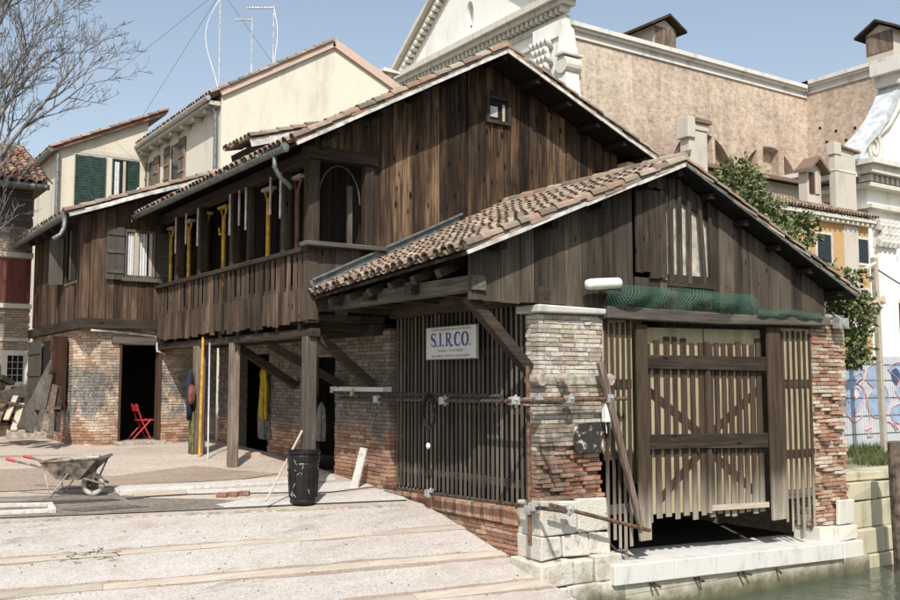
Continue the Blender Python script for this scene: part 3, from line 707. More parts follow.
# ------------------------------------------------------------------ tall timber house behind
def timber_house():
    r = root('timber_house', 'tall dark brown timber house with long balcony and small gable window', 'house', (7, 14.2, 0))
    Lp, Ap, Rp = (6.30, 5.52), (10.43, 7.80), (14.25, 6.28); YV, YB = 13.58, 22.2; XB = 6.83
    under = lambda x: (Lp[1] + (x-Lp[0])*(Ap[1]-Lp[1])/(Ap[0]-Lp[0]) if x < Ap[0] else Ap[1] + (x-Ap[0])*(Rp[1]-Ap[1])/(Rp[0]-Ap[0])) - .07
    rf = gable_roof(r, YV, YB, Lp, Ap, Rp)
    for (a, b) in ((Lp, Ap), (Ap, Rp)):
        m = MB(); n = 5
        for i in range(n):
            p = V((a[0]+(b[0]-a[0])*i/n, YV - .035, a[1] - .015+(b[1]-a[1])*i/n - .01)); q = V((a[0]+(b[0]-a[0])*(i+1)/n, YV - .035, a[1] - .015+(b[1]-a[1])*(i+1)/n - .01)); m.bar(p, q + V((0,0,RU(-.01,.01))), .03, .055)
        m.build('verge_strip', M['verge_metal'], rf)
    for x in (7.1, 7.9, 8.7, 9.5, 10.43, 11.2, 11.95, 12.7, 13.4, 14.0):
        m = MB(); z = under(x) - .005; m.box(x-.05, x+.05, YV + .03, YB - .1, z-.09, z, .006); m.build('purlin', M['boards_black'], rf)
    # small raised roof over the left slope
    D = MB(); p0 = at(231, 153, X=7.6); p1 = at(255, 141, X=7.6); z0 = (p0.z + p1.z)/2
    D.prism([(7.6, p1.y, z0 - .06), (9.1, p1.y, z0 + .42), (9.1, p1.y, z0 - .3), (7.75, p1.y, z0 - .75)], (0, p0.y - p1.y, 0)); dm = D.build('raised_roof', M['boards_black'], r)
    T = MB(); tiles(T, (7.5, p1.y, z0), (7.5, p0.y, z0), (1.6, 0, .51)); T.build('roof_tiles', M['tiles'], dm)
    T = MB(); T.bar((7.5, p1.y - .02, z0 - .06), (9.1, p1.y - .02, z0 + .45), .03, .16); T.build('verge_strip', M['verge_metal'], dm)
    # gable boards
    g = MB(); top = lambda x: under(x) - .01
    planks(g, 'Y', 14.2, 8.02, 13.76, 2.95, top, (.15, .24), .035, .0)
    planks(g, 'Y', 14.2, 6.86, 8.02, 5.66, top, (.15, .24), .035, .0)
    g.build('gable_boards', M['boards_gable'], r)
    g = MB(); g.box(8.05, 13.74, 14.245, 14.265, 2.9, 6.15); g.prism([(7.0, 14.27, 5.7), (13.7, 14.27, 6.1), (13.7, 14.27, 6.35), (10.43, 14.27, 7.65), (7.0, 14.27, 5.85)], (0, .02, 0)); g.build('shade_backing', M['boards_black'], r)  # black sheets paint the shade seen in the gaps between boards
    w = root_part = MB(); w.box(10.40, 10.96, 14.13, 14.2, 6.60, 6.66); w.box(10.40, 10.96, 14.13, 14.2, 7.06, 7.12); w.box(10.40, 10.46, 14.13, 14.2, 6.661, 7.059); w.box(10.90, 10.96, 14.13, 14.2, 6.661, 7.059)
    wf = w.build('window', M['beam_z'], r); m = MB(); m.box(10.46, 10.90, 14.17, 14.185, 6.66, 7.06); m.build('pane', M['dark'], wf)
    m = MB(); m.box(10.49, 10.66, 14.155, 14.17, 6.72, 6.92); m.build('pane', M['lead'], wf); m = MB(); m.bar((10.8, 14.16, 6.66), (10.8, 14.16, 6.98), .05, .02, (0,1,0)); m.build('mullion', M['pale_z'], wf)
    # corner loggia
    def beam(name, p, q, w, h, mat='beam_z', up=(0,0,1), **k):
        m = MB(); m.bar(p, q, w, h, up); return m.build(name, M[mat], r, bevel=.012, **k)
    beam('corner_post', (6.93, 14.29, 2.76), (6.93, 14.29, 5.46), .2, .2)
    beam('corner_post', (7.94, 14.22, 4.06), (7.94, 14.22, 5.46), .17, .14)
    beam('head_beam', (6.76, 14.24, 5.56), (8.08, 14.22, 5.56), .24, .2, 'beam_x')
    beam('window_sill', (6.7, 14.12, 4.03), (8.2, 14.12, 4.03), .3, .075, 'grey_x')
    beam('head_beam', (6.92, 14.4, 5.52), (6.92, 21.95, 5.52), .2, .2, 'beam_y')
    pn = MB(); planks(pn, 'Y', 14.19, 6.86, 8.15, 2.95, 3.99, (.2, .32), .03, .0); pn.build('panel_boards', M['boards_shed'], r)
    pts = [(7.05, 14.3, 4.1), (7.05, 14.3, 4.8)] + [(7.44 - .39*math.cos(math.pi*i/14), 14.3, 4.8 + .62*math.sin(math.pi*i/14)) for i in range(1, 14)] + [(7.83, 14.3, 4.8)]
    m = MB(); m.tube(pts, .013, 6); m.build('arch_hoop', M['grey_x'], r)
    m = MB(); m.box(7.72, 7.8, 14.5, 14.56, 4.08, 5.15); m.build('door_edge', M['grey_z'], r)
    # loggia interior
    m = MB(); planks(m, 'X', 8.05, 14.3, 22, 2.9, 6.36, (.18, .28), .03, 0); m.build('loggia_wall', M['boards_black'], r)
    m = MB(); m.box(6.86, 8.3, 14.24, 21.95, 2.80, 2.90); m.build('balcony_floor', M['beam_y'], r)
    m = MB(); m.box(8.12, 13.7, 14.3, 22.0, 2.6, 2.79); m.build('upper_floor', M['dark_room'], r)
    m = MB(); m.prism([(6.9, 22.0, 2.8), (8.62, 22.0, 2.8), (8.62, 22.0, 0), (13.9, 22.0, 0), (13.9, 22.0, 6.2), (10.43, 22.0, 7.6), (6.9, 22.0, 5.6)], (0, .08, 0)); m.build('rear_wall', M['boards_black'], r)
    m = MB(); m.box(13.775, 14.1, 13.92, 21.95, -.2, 6.24); m.build('flank_wall', M['plaster_ochre'], r)
    for y, w in ((15.3, .15), (16.85, .12), (17.65, .16), (19.45, .16), (20.85, .18)):
        beam('balcony_post', (6.93, y, 2.9), (6.93, y, 5.42), w, w)
        m = MB(); m.box(6.825, 6.845, y + .0, y + .06, 4.62, 5.42); m.build('batten', M['verge_metal'], r)
    for y in (15.75, 17.2, 20.2):
        m = MB(); m.box(6.83, 6.85, y, y + .05, 4.75, 5.42); m.build('batten', M['verge_metal'], r)
    # railing: boards with slots above, close boards with worn ends below
    b = MB(); planks(b, 'X', XB, 14.22, 22.0, 3.3, 3.92, (.21, .24), .016, .015, slot=.075)
    rl = b.build('balcony_railing', M['boards_rail'], r)
    b = MB(); planks(b, 'X', XB - .012, 14.22, 22.0, 2.76, 3.32, (.15, .3), .025, .05); b.build('skirt_boards', M['boards_rail'], rl)
    b = MB(); b.bar((XB, 14.1, 3.96), (XB, 22.0, 3.96), .14, .085); b.build('handrail', M['beam_y'], rl, bevel=.01)
    b = MB(); b.bar((XB + .045, 14.25, 3.36), (XB + .045, 22.0, 3.36), .05, .08); b.build('rail', M['beam_y'], rl)
    b = MB(); planks(b, 'Y', 14.16, 6.82, 7.0, 2.8, 3.92, (.15, .2), .03, .015); b.build('end_boards', M['boards_rail'], rl)
    # posts under the balcony
    y = 14.6
    while y < 21.9: beam('joist', (6.87, y, 2.72), (8.3, y, 2.72), .1, .13, 'beam_x'); y += .9
    beam('floor_beam', (6.98, 14.2, 2.60), (6.98, 22.0, 2.60), .18, .14, 'beam_y')
    for y, w, mt in ((14.36, .19, 'grey_z'), (17.6, .17, 'post_paint'), (19.5, .22, 'post_paint')):
        beam('support_post', (6.95, y, gz(y) - .05), (6.95, y, 2.54), w, w, mt)
    for (p, q) in (((6.98, 17.62, 2.5), (8.25, 17.62, 1.72)), ((6.98, 16.2, 2.5), (8.2, 15.6, 1.75))): beam('brace', p, q, .15, .15, 'beam_x')
    # ground floor walls
    W = MB(); holes = [(16.05, 17.35, 0, 2.3), (19.1, 21.0, 0, 2.4)]
    bricks(W, 'X', 8.3, 14.08, 22.0, -.05, 2.66, .26, .066, .12, .008, holes=holes)
    W.mi = 1
    for a, b in ((14.1, 16.04), (17.36, 19.09), (21.01, 22.0)): W.box(8.32, 8.62, a, b, -.1, 2.7)
    W.box(8.32, 8.6, 16.04, 17.36, 2.31, 2.7); W.box(8.32, 8.6, 19.09, 21.01, 2.41, 2.7)
    bricks(W, 'Y', 14.08, 8.43, 8.6, -.05, 2.66, .26, .066, .12, .006)
    W.build('ground_wall', [M['brick_pilaster'], M['mortar_dark']], r)
    m = MB(); m.prism([(8.62, 14.29, -.9), (15.1, 14.29, -.9), (15.1, 14.29, 3.15), (10.9, 14.29, 4.85), (8.62, 14.29, 3.9)], (0, .12, 0)); m.build('cross_wall', M['dark_room'], r)
    m = MB(); m.box(8.12, 8.3, 14.0, 15.9, 1.60, 1.72, .01); m.build('stone_ledge', M['cornice_stone'], r)
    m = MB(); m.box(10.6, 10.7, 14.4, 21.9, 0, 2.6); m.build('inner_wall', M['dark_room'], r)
    # gutter and spout
    g = MB(); n = 8
    prof = [(6.2 + .075*math.cos(math.pi + math.pi*i/n), 5.47 + .075*math.sin(math.pi + math.pi*i/n)) for i in range(n+1)] + [(6.2 + .066*math.cos(2*math.pi - math.pi*i/n), 5.475 + .066*math.sin(2*math.pi - math.pi*i/n)) for i in range(n+1)]
    g.prism([(x, 13.75, z) for x, z in prof], (0, 8.1, .06)); g.tube([(6.2, 13.75, 5.46), (6.2, 13.78, 5.46)], .076, 12)
    gt = g.build('gutter', M['zinc'], r)
    g = MB(); g.tube([(6.2, 14.15, 5.42), (6.2, 14.15, 5.22), (6.32, 14.2, 5.08), (6.5, 14.28, 5.0), (6.56, 14.3, 4.94)], .036, 10); g.build('downpipe', M['zinc'], gt, smooth=True)
    return r
timber_house()
def annex():
    r = root('timber_annex', 'boxy brown plank annex on stained brick ground floor with open doorway', 'house', (5.2, 22, .35))
    YF, X0, X1 = 22.0, 5.16, 8.25; sl = (6.40 - 5.44)/(7.31 - 4.76)
    roofz = lambda x: 5.40 + (x - 4.74)*sl
    d = MB(); d.prism([(4.74, 21.6, 5.35), (8.3, 21.6, roofz(8.3) - .05), (8.3, 21.6, roofz(8.3)), (4.74, 21.6, 5.40)], (0, 6.0, 0)); rf = d.build('roof', M['beam_y'], r)
    t = MB(); tiles(t, (4.72, 21.62, 5.40), (4.72, 27.6, 5.40), (3.5, 0, 3.5*sl)); t.build('roof_tiles', M['tiles'], rf)
    m = MB()
    for i in range(4): m.bar((4.74 + .89*i, 21.585, roofz(4.74 + .89*i) - .01), (4.74 + .89*(i+1), 21.585, roofz(4.74 + .89*(i+1)) - .01 + RU(-.012,.012)), .03, .09)
    m.build('verge_strip', M['verge_metal'], rf)
    for y in (22.6, 23.5, 24.4, 25.3, 26.2):
        m = MB(); m.bar((4.8, y, 5.28), (8, y, 5.28 + 3.2*sl), .1, .12); m.build('rafter', M['beam_x'], rf)
    g = MB(); g.tube([(4.66, 21.7, 5.36), (4.66, 27.5, 5.36)], .07, 10); gt = g.build('gutter', M['zinc'], r)
    g = MB(); g.tube([(4.68, 21.72, 5.33), (4.68, 21.72, 5.12), (4.6, 21.7, 4.95), (4.45, 21.68, 4.85)], .048, 10); g.build('downpipe', M['zinc'], gt, smooth=True)
    b = MB(); top = lambda x: roofz(x) - .08
    def wt(a): return top(a)
    planks(b, 'Y', YF, X0, 6.04, 3.2, wt, (.13, .2), .035, 0.0)
    planks(b, 'Y', YF, 6.04, 6.72, 3.2, 4.16, (.13, .2), .035, 0.0)
    planks(b, 'Y', YF, 6.04, 6.72, 5.22, wt, (.13, .2), .035, 0.0)
    planks(b, 'Y', YF, 6.72, X1, 3.2, wt, (.13, .2), .035, 0.0)
    planks(b, 'X', X0, YF + .04, 22.6, 3.2, 5.5, (.13, .2), .035, 0.0)
    planks(b, 'X', X0, 22.6, 23.7, 3.2, 4.05, (.13, .2), .035, 0.0)
    planks(b, 'X', X0, 23.7, 27.3, 3.2, 5.5, (.13, .2), .035, 0.0)
    b.build('wall_boards', M['boards_annex'], r)
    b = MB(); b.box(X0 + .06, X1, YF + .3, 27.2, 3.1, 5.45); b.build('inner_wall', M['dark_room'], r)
    m = MB(); m.bar((X0 - .06, YF - .03, 3.08), (6.86, YF - .03, 3.10), .14, .22); m.build('bottom_beam', M['beam_x'], r, bevel=.012)
    m = MB(); m.bar((X0 - .03, YF + .05, 3.07), (X0 - .03, 27.3, 3.05), .14, .22); m.build('bottom_beam', M['beam_y'], r, bevel=.012)
    # front window with shutters
    def frame(a0, a1, z0, z1, c, t=.05, d0=-.03, d1=.05):
        m = MB(); m.box(a0, a1, c+d0, c+d1, z0, z0+t); m.box(a0, a1, c+d0, c+d1, z1-t, z1); m.box(a0, a0+t, c+d0, c+d1, z0+t+.001, z1-t-.001); m.box(a1-t, a1, c+d0, c+d1, z0+t+.001, z1-t-.001); return m
    w = frame(6.03, 6.73, 4.14, 5.24, YF, .06).build('window', M['grey_z'], r)
    m = MB(); m.box(6.09, 6.67, YF + .05, YF + .06, 4.2, 5.18); m.build('pane', M['glass_dark'], w)
    for a0, a1 in ((6.12, 6.25), (6.38, 6.55)):
        m = MB(); m.sheet(lambda u, v: V((a0 + (a1-a0)*u, YF + .03 + .012*math.sin(u*16), 4.21 + .96*v)), 16, 2); m.build('curtain', M['curtain'], w, smooth=True)
    m = MB(); m.bar((6.31, YF + .0, 4.2), (6.31, YF + .0, 5.18), .1, .04, (0,1,0)); m.bar((6.63, YF + .0, 4.2), (6.63, YF + .0, 5.18), .06, .04, (0,1,0)); m.build('mullion', M['pale_z'], w)
    m = MB(); m.box(5.98, 6.78, YF - .1, YF - .002, 4.06, 4.13); m.build('sill', M['grey_x'], w)
    def shutter(face, c, a0, a1, z0, z1, mat, d=-.05):
        m = MB(); n = 2
        for i in range(n): m.fbox(face, c, a0 + (a1-a0)*i/n + .003, a0 + (a1-a0)*(i+1)/n - .003, z0, z1, d - .035, d)
        for k in (.12, .5, .84): m.fbox(face, c, a0 + .01, a1 - .01, z0 + (z1-z0)*k, z0 + (z1-z0)*k + .08, d - .06, d - .034)
        return m.build('shutter', M[mat], r)
    shutter('Y', YF, 5.63, 6.02, 4.08, 5.26, 'grey_shutter'); shutter('Y', YF, 6.75, 7.14, 4.05, 5.2, 'grey_shutter')
    # side window with its shutters ajar
    w = MB(); w.box(X0 - .02, X0 + .06, 22.6, 23.7, 4.02, 4.08); w.build('window_sill', M['grey_y'], r)
    m = MB(); m.box(X0 + .05, X0 + .06, 22.62, 23.68, 4.09, 5.5); m.build('side_window', M['dark'], r)
    for (p, q) in (((5.12, 22.6), (5.0, 22.52)), ((5.12, 23.72), (4.86, 23.98))):
        m = MB(); m.bar((p[0], p[1], 4.62), (q[0], q[1], 4.62), .04, 1.1, (0,0,1)); m.build('shutter', M['grey_shutter'], r)
    # brick ground floor, door
    W = MB(); fz = .36
    bricks(W, 'Y', 22.1, 5.62, 8.27, .2, 3.0, .25, .064, .12, .007, holes=[(6.05, 6.93, 0, 2.66)])
    W.mi = 1; W.box(5.66, 6.04, 22.12, 22.4, .2, 2.98); W.box(6.94, 8.3, 22.12, 22.4, .2, 2.98); W.box(6.04, 6.94, 22.12, 22.4, 2.67, 2.98)
    # canted corner, built square then turned
    k = MB(); bricks(k, 'Y', 0, 0, .75, .2, 3.0, .25, .064, .1, .007); k.mi = 1; k.box(.0, .75, .02, .2, .2, 2.98)
    R_ = Matrix.Rotation(math.radians(-52), 4, 'Z'); T_ = Matrix.Translation((5.17, 22.7, 0))
    n0 = len(W.v); W.v += [tuple(T_ @ R_ @ V(p)) for p in k.v]
    for f, mi in zip(k.f, k.m): W.f.append(tuple(i + n0 for i in f)); W.m.append(mi)
    bricks(W, 'X', 5.16, 22.7, 27.2, .2, 3.0, .25, .064, .12, .007)
    W.mi = 1; W.box(5.18, 5.4, 22.72, 27.2, .2, 2.98)
    W.build('ground_wall', [M['brick_annex'], M['mortar']], r)
    m = MB(); m.box(5.85, 7.1, 22.02, 22.3, 2.66, 2.8, .01); m.build('door_lintel', M['grey_x'], r)
    m = MB(); m.box(6.90, 6.96, 22.05, 22.3, .5, 2.655); m.box(6.03, 6.07, 22.05, 22.3, .5, 2.655); m.build('door_frame', M['brown_shutter'], r)
    m = MB(); m.box(5.95, 7.05, 21.85, 22.5, .3, .49, .01); m.build('door_step', M['mortar'], r, bevel=.02)
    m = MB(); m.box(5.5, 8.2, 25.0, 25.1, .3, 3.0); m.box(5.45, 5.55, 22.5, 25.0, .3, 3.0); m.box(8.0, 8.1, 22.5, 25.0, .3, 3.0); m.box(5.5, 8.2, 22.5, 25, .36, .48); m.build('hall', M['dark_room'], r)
    m = MB(); m.tube([(5.35, 21.93, 2.93), (5.75, 22.0, 2.93), (6.6, 22.05, 2.86), (6.82, 22.05, 2.84), (6.85, 22.05, 2.5), (7.05, 22.05, 2.45)], .028, 6); m.build('conduit', M['verge_metal'], r, smooth=True)
    # big brown shutters on the lower flank
    for (p, q, mat, w) in (((5.08, 22.95), (4.72, 22.72), 'brown_shutter', 0), ((5.10, 23.05), (5.06, 24.3), 'brown_shutter', 0), ((5.06, 25.6), (5.04, 26.9), 'grey_shutter', 0)):
        m = MB(); P, Q = V((*p, 2.0)), V((*q, 2.0)); m.bar(P, Q, .045, 1.65, (0,0,1))
        for z in (-.6, 0., .55): m.bar(P + V((-.03, -.02, z)), Q + V((-.03, -.02, z)), .03, .1, (0,0,1))
        m.build('shutter', M[mat], r)
    m = MB(); m.box(5.12, 5.16, 24.3, 25.6, 1.2, 2.8); m.build('side_window', M['dark'], r)
annex()
# ------------------------------------------------------------------ houses and church behind
def wframe(face, c, a0, a1, z0, z1, t=.07, d0=-.04, d1=.05):
    m = MB()
    m.fbox(face, c, a0, a1, z0, z0+t, d0, d1); m.fbox(face, c, a0, a1, z1-t, z1, d0, d1)
    m.fbox(face, c, a0, a0+t, z0+t+.001, z1-t-.001, d0, d1); m.fbox(face, c, a1-t, a1, z0+t+.001, z1-t-.001, d0, d1); return m
def window(parent, face, c, a0, a1, z0, z1, fm='istrian', t=.07, pane='glass_dark'):
    w = wframe(face, c, a0, a1, z0, z1, t).build('window', M[fm], parent)
    m = MB(); m.fbox(face, c, a0+t, a1-t, z0+t, z1-t, -.012, -.004); m.build('pane', M[pane], w); return w
def louvre(parent, face, c, a0, a1, z0, z1, mat, d=-.05):
    m = MB(); n = max(2, int((z1-z0)/.11)); s = 1 if d < 0 else -1
    m.fbox(face, c, a0, a0+.06, z0, z1, d-.05, d); m.fbox(face, c, a1-.06, a1, z0, z1, d-.05, d)
    for i in range(n): m.fbox(face, c, a0+.061, a1-.061, z0 + (z1-z0)*i/n, z0 + (z1-z0)*(i+.86)/n, d-.04, d-.01)
    return m.build('shutter', M[mat], parent)
def cream_house():
    r = root('cream_house', 'large blank cream gabled house wall rising behind the timber house', 'house', (11.4, 30.5, 0))
    X0, Y0, z0 = 11.43, 30.5, 11.42; ax, az = 15.55, 13.9
    sl = (az - z0)/(ax - X0); sr = (13.9 - 12.72)/(18.16 - ax); X1 = 21.5; z1 = az - sr*(X1 - ax)
    w = MB(); w.prism([(X0, Y0, 0), (X1, Y0, 0), (X1, Y0, z1), (ax, Y0, az), (X0, Y0, z0)], (0, 8.6, 0)); w.build('wall', M['plaster_cream'], r)
    d = MB(); d.prism([(X0-.35, Y0-.02, z0 - .35*sl + .01), (ax, Y0-.02, az+.01), (X1+.2, Y0-.02, z1+.01), (X1+.2, Y0-.02, z1+.14), (ax, Y0-.02, az+.14), (X0-.35, Y0-.02, z0-.35*sl+.14)], (0, 8.65, 0)); rf = d.build('roof', M['tiles_dark'], r)
    m = MB()
    for (a, b) in (((X0-.1, z0-.05), (ax, az)), ((ax, az), (X1, z1))): m.bar((a[0], Y0-.05, a[1]+.09), (b[0], Y0-.05, b[1]+.09), .14, .30)
    m.build('verge', M['pink_trim'], rf)
    t = MB(); tiles(t, (X0-.4, Y0-.1, z0-.4*sl+.1), (X0-.4, Y0+8.6, z0-.4*sl+.1), (ax-X0+.4, 0, az-z0+.4*sl), .24, .4, .1, 4); t.build('roof_tiles', M['tiles'], rf)
    m = MB(); m.box(X0-.42, X0-.05, Y0, Y0+8.5, z0-.42, z0-.28); m.build('eave_soffit', M['plaster_grey'], rf)
    for i in range(7):
        m = MB(); y = Y0+.6+i*1.2; m.box(X0-.36, X0-.01, y, y+.14, z0-.56, z0-.425); m.build('eave_bracket', M['istrian'], rf)
    m = MB(); m.tube([(X0-.48, Y0-.05, z0-.22), (X0-.48, Y0+8.6, z0-.22)], .085, 8); g = m.build('gutter', M['galv'], r)
    m = MB(); m.tube([(X0-.42, Y0+.15, z0-.3), (X0-.15, Y0+.15, z0-.7), (X0-.1, Y0+.15, 4)], .07, 8); m.build('downpipe', M['zinc'], g)
    for y0, y1, za, zb in ((34.6, 35.7, 9.2, 10.72), (37.6, 38.5, 9.2, 10.6)):
        window(r, 'X', X0, y0, y1, za, zb, 'plaster_grey', .08)
        for a, b in ((y0-.62, y0-.02), (y1+.02, y1+.62)):
            m = MB(); m.fbox('X', X0, a, b, za-.02, zb, -.08, -.03)
            for k in (.15, .5, .8): m.fbox('X', X0, a, b, za+(zb-za)*k, za+(zb-za)*k+.1, -.11, -.081)
            m.build('shutter', M['post_paint'], r)
    p, q = at(384, 72, Y=31.5), at(397, 72, Y=31.5); c = MB(); c.box(p.x + .1, q.x - .15, 31.5, 32.0, 11.5, p.z - .15); ch = c.build('chimney', M['tiles_dark'], r)
    c = MB(); c.box(p.x + .15, q.x - .2, 31.5, 31.95, p.z - .149, p.z - .0); c.prism([(p.x - .1, 31.35, p.z), (q.x + .05, 31.35, p.z), (q.x + .05, 31.35, p.z + .08), (p.x - .1, 31.35, p.z + .16)], (0, .8, 0)); c.build('chimney_cap', M['cornice_stone'], ch)
cream_house()
def small_house():
    r = root('shuttered_house', 'narrow worn cream house with dark green shutters beside bare tree', 'house', (8.1, 38.7, 0))
    Y0 = 38.67; sl = (12.62-10.77)/(11.89-8.08); zf = lambda x: 10.72 + (x-8.08)*sl
    w = MB(); w.prism([(8.08, Y0, 0), (11.42, Y0, 0), (11.42, Y0, zf(11.42)), (8.08, Y0, zf(8.08))], (0, 7, 0)); w.build('wall', M['plaster_cream_worn'], r)
    d = MB(); d.prism([(7.8, Y0-.25, zf(7.8)), (12.1, Y0-.25, zf(12.1)), (12.1, Y0-.25, zf(12.1)+.14), (7.8, Y0-.25, zf(7.8)+.14)], (0, 7.2, 0)); rf = d.build('roof', M['tiles_dark'], r)
    t = MB(); tiles(t, (7.75, Y0-.25, zf(7.75)+.1), (7.75, Y0+6.9, zf(7.75)+.1), (4.4, 0, 4.4*sl), .24, .4, .1, 4); t.build('roof_tiles', M['tiles_dark'], rf)
    m = MB(); m.box(8.15, 11.2, Y0-.02, Y0+.03, 10.68, 10.84); m.build('string_course', M['plaster_grey'], r)
    w1 = wframe('Y', Y0, 8.60, 9.82, 8.3, 10.64, .05).build('window', M['plaster_grey'], r)
    louvre(r, 'Y', Y0, 8.64, 9.2, 8.34, 10.6, 'green_shutter'); louvre(r, 'Y', Y0, 9.21, 9.78, 8.34, 10.6, 'green_shutter')
    window(r, 'Y', Y0, 10.05, 11.1, 8.7, 10.62, 'green_shutter', .06)
    louvre(r, 'Y', Y0, 10.66, 11.08, 8.74, 10.58, 'green_shutter', -.03)
    m = MB(); m.sheet(lambda u, v: V((10.14+.2*u, Y0-.03+.02*math.sin(u*14), 8.8+1.7*v)), 10, 2); m.build('curtain', M['curtain'], r, smooth=True)
    m = MB(); m.bar((10.52, Y0-.03, 8.75), (10.52, Y0-.03, 10.55), .1, .04, (0,1,0)); m.build('mullion', M['pale_z'], r)
    m = MB(); m.tube([(8.0, Y0-.1, 10.5), (8.0, Y0-.1, 4)], .08, 8); m.tube([(7.72, Y0-.3, 10.62), (7.72, Y0+6.8, 10.62)], .09, 8); m.build('gutter', M['zinc'], r)
    g = MB(); garment(g, (11.05, Y0-.35, 0), [(9.5,.08,.05,0),(9.2,.2,.07,0),(8.75,.22,.07,.02)], seed=1); tag(g.build('washing', M['curtain'], smooth=True), 'small white washing hanging at the green shuttered window', 'laundry')
small_house()
def brick_house():
    r = root('brick_house', 'worn pale brick house with tiled roof at the far left edge', 'house', (4.9, 27.3, .4))
    Y0 = 27.3; X0, X1 = -7., 5.10
    W = MB(); bricks(W, 'Y', Y0, .8, X1, .2, 6.9, .25, .07, .1, .008, holes=[(4.6, 5.1, 1.8, 2.5), (2.9, 5.06, 5.85, 6.9), (3.6, 5.1, 3.85, 5.05)])
    W.mi = 1; W.box(X0, X1 - .02, Y0+.03, Y0+7, 0, 6.85); W.build('wall', [M['brick_house'], M['plaster_grey']], r)
    d = MB(); d.prism([(X0, Y0-.45, 6.88), (X0, Y0+3.8, 8.75), (X0, Y0+8, 6.9)], (X1 - X0 + .25, 0, 0)); rf = d.build('roof', M['tiles_dark'], r)
    t = MB(); tiles(t, (-1.5, Y0-.5, 6.95), (X1+.25, Y0-.5, 6.95), (0, 4.3, 1.89), .23, .36, .1, 5, .02); t.build('roof_tiles', M['tiles_dark'], rf)
    m = MB(); m.tube([(X0, Y0-.58, 6.86), (X1+.25, Y0-.58, 6.9)], .075, 8); m.build('gutter', M['zinc'], r)
    for a0, a1 in ((2.95, 3.75), (3.78, 4.4), (4.42, 5.04)):
        m = MB(); m.box(a0, a1, Y0-.03, Y0+.01, 5.88, 6.82)
        for k in (.15, .75): m.box(a0, a1, Y0-.06, Y0-.031, 5.88+.9*k, 5.98+.9*k)
        m.build('shutter', M['grey_shutter'], r)
    for a0, a1 in ((3.62, 4.36), (4.38, 5.08)):
        m = MB(); m.box(a0, a1, Y0-.02, Y0+.02, 3.88, 5.02); m.build('shutter', M['red_shutter'], r)
    m = MB(); m.box(3.5, 5.12, Y0-.08, Y0+.02, 5.06, 5.2); m.build('stone_lintel', M['istrian'], r, bevel=.01); m = MB(); m.box(3.5, 5.12, Y0-.08, Y0+.02, 3.72, 3.84); m.build('stone_sill', M['istrian'], r, bevel=.01)
    m = MB(); m.box(3.0, 5.12, Y0-.035, Y0+.02, 2.86, 2.94); m.build('string_course', M['plaster_grey'], r)
    w = wframe('Y', Y0, 4.45, 5.10, 1.68, 2.62, .13, -.05, .04).build('window', M['cornice_stone'], r)
    m = MB(); m.box(4.58, 4.97, Y0+.012, Y0+.02, 1.81, 2.49); m.build('pane', M['dark'], w)
    m = MB()
    for i in range(1, 3): m.box(4.58+.13*i-.008, 4.58+.13*i+.008, Y0-.02, Y0-.004, 1.81, 2.49)
    for i in range(1, 4): m.box(4.58, 4.97, Y0-.022, Y0-.012, 1.81+.17*i-.008, 1.81+.17*i+.008)
    m.build('window_grille', M['galv'], w)
brick_house()
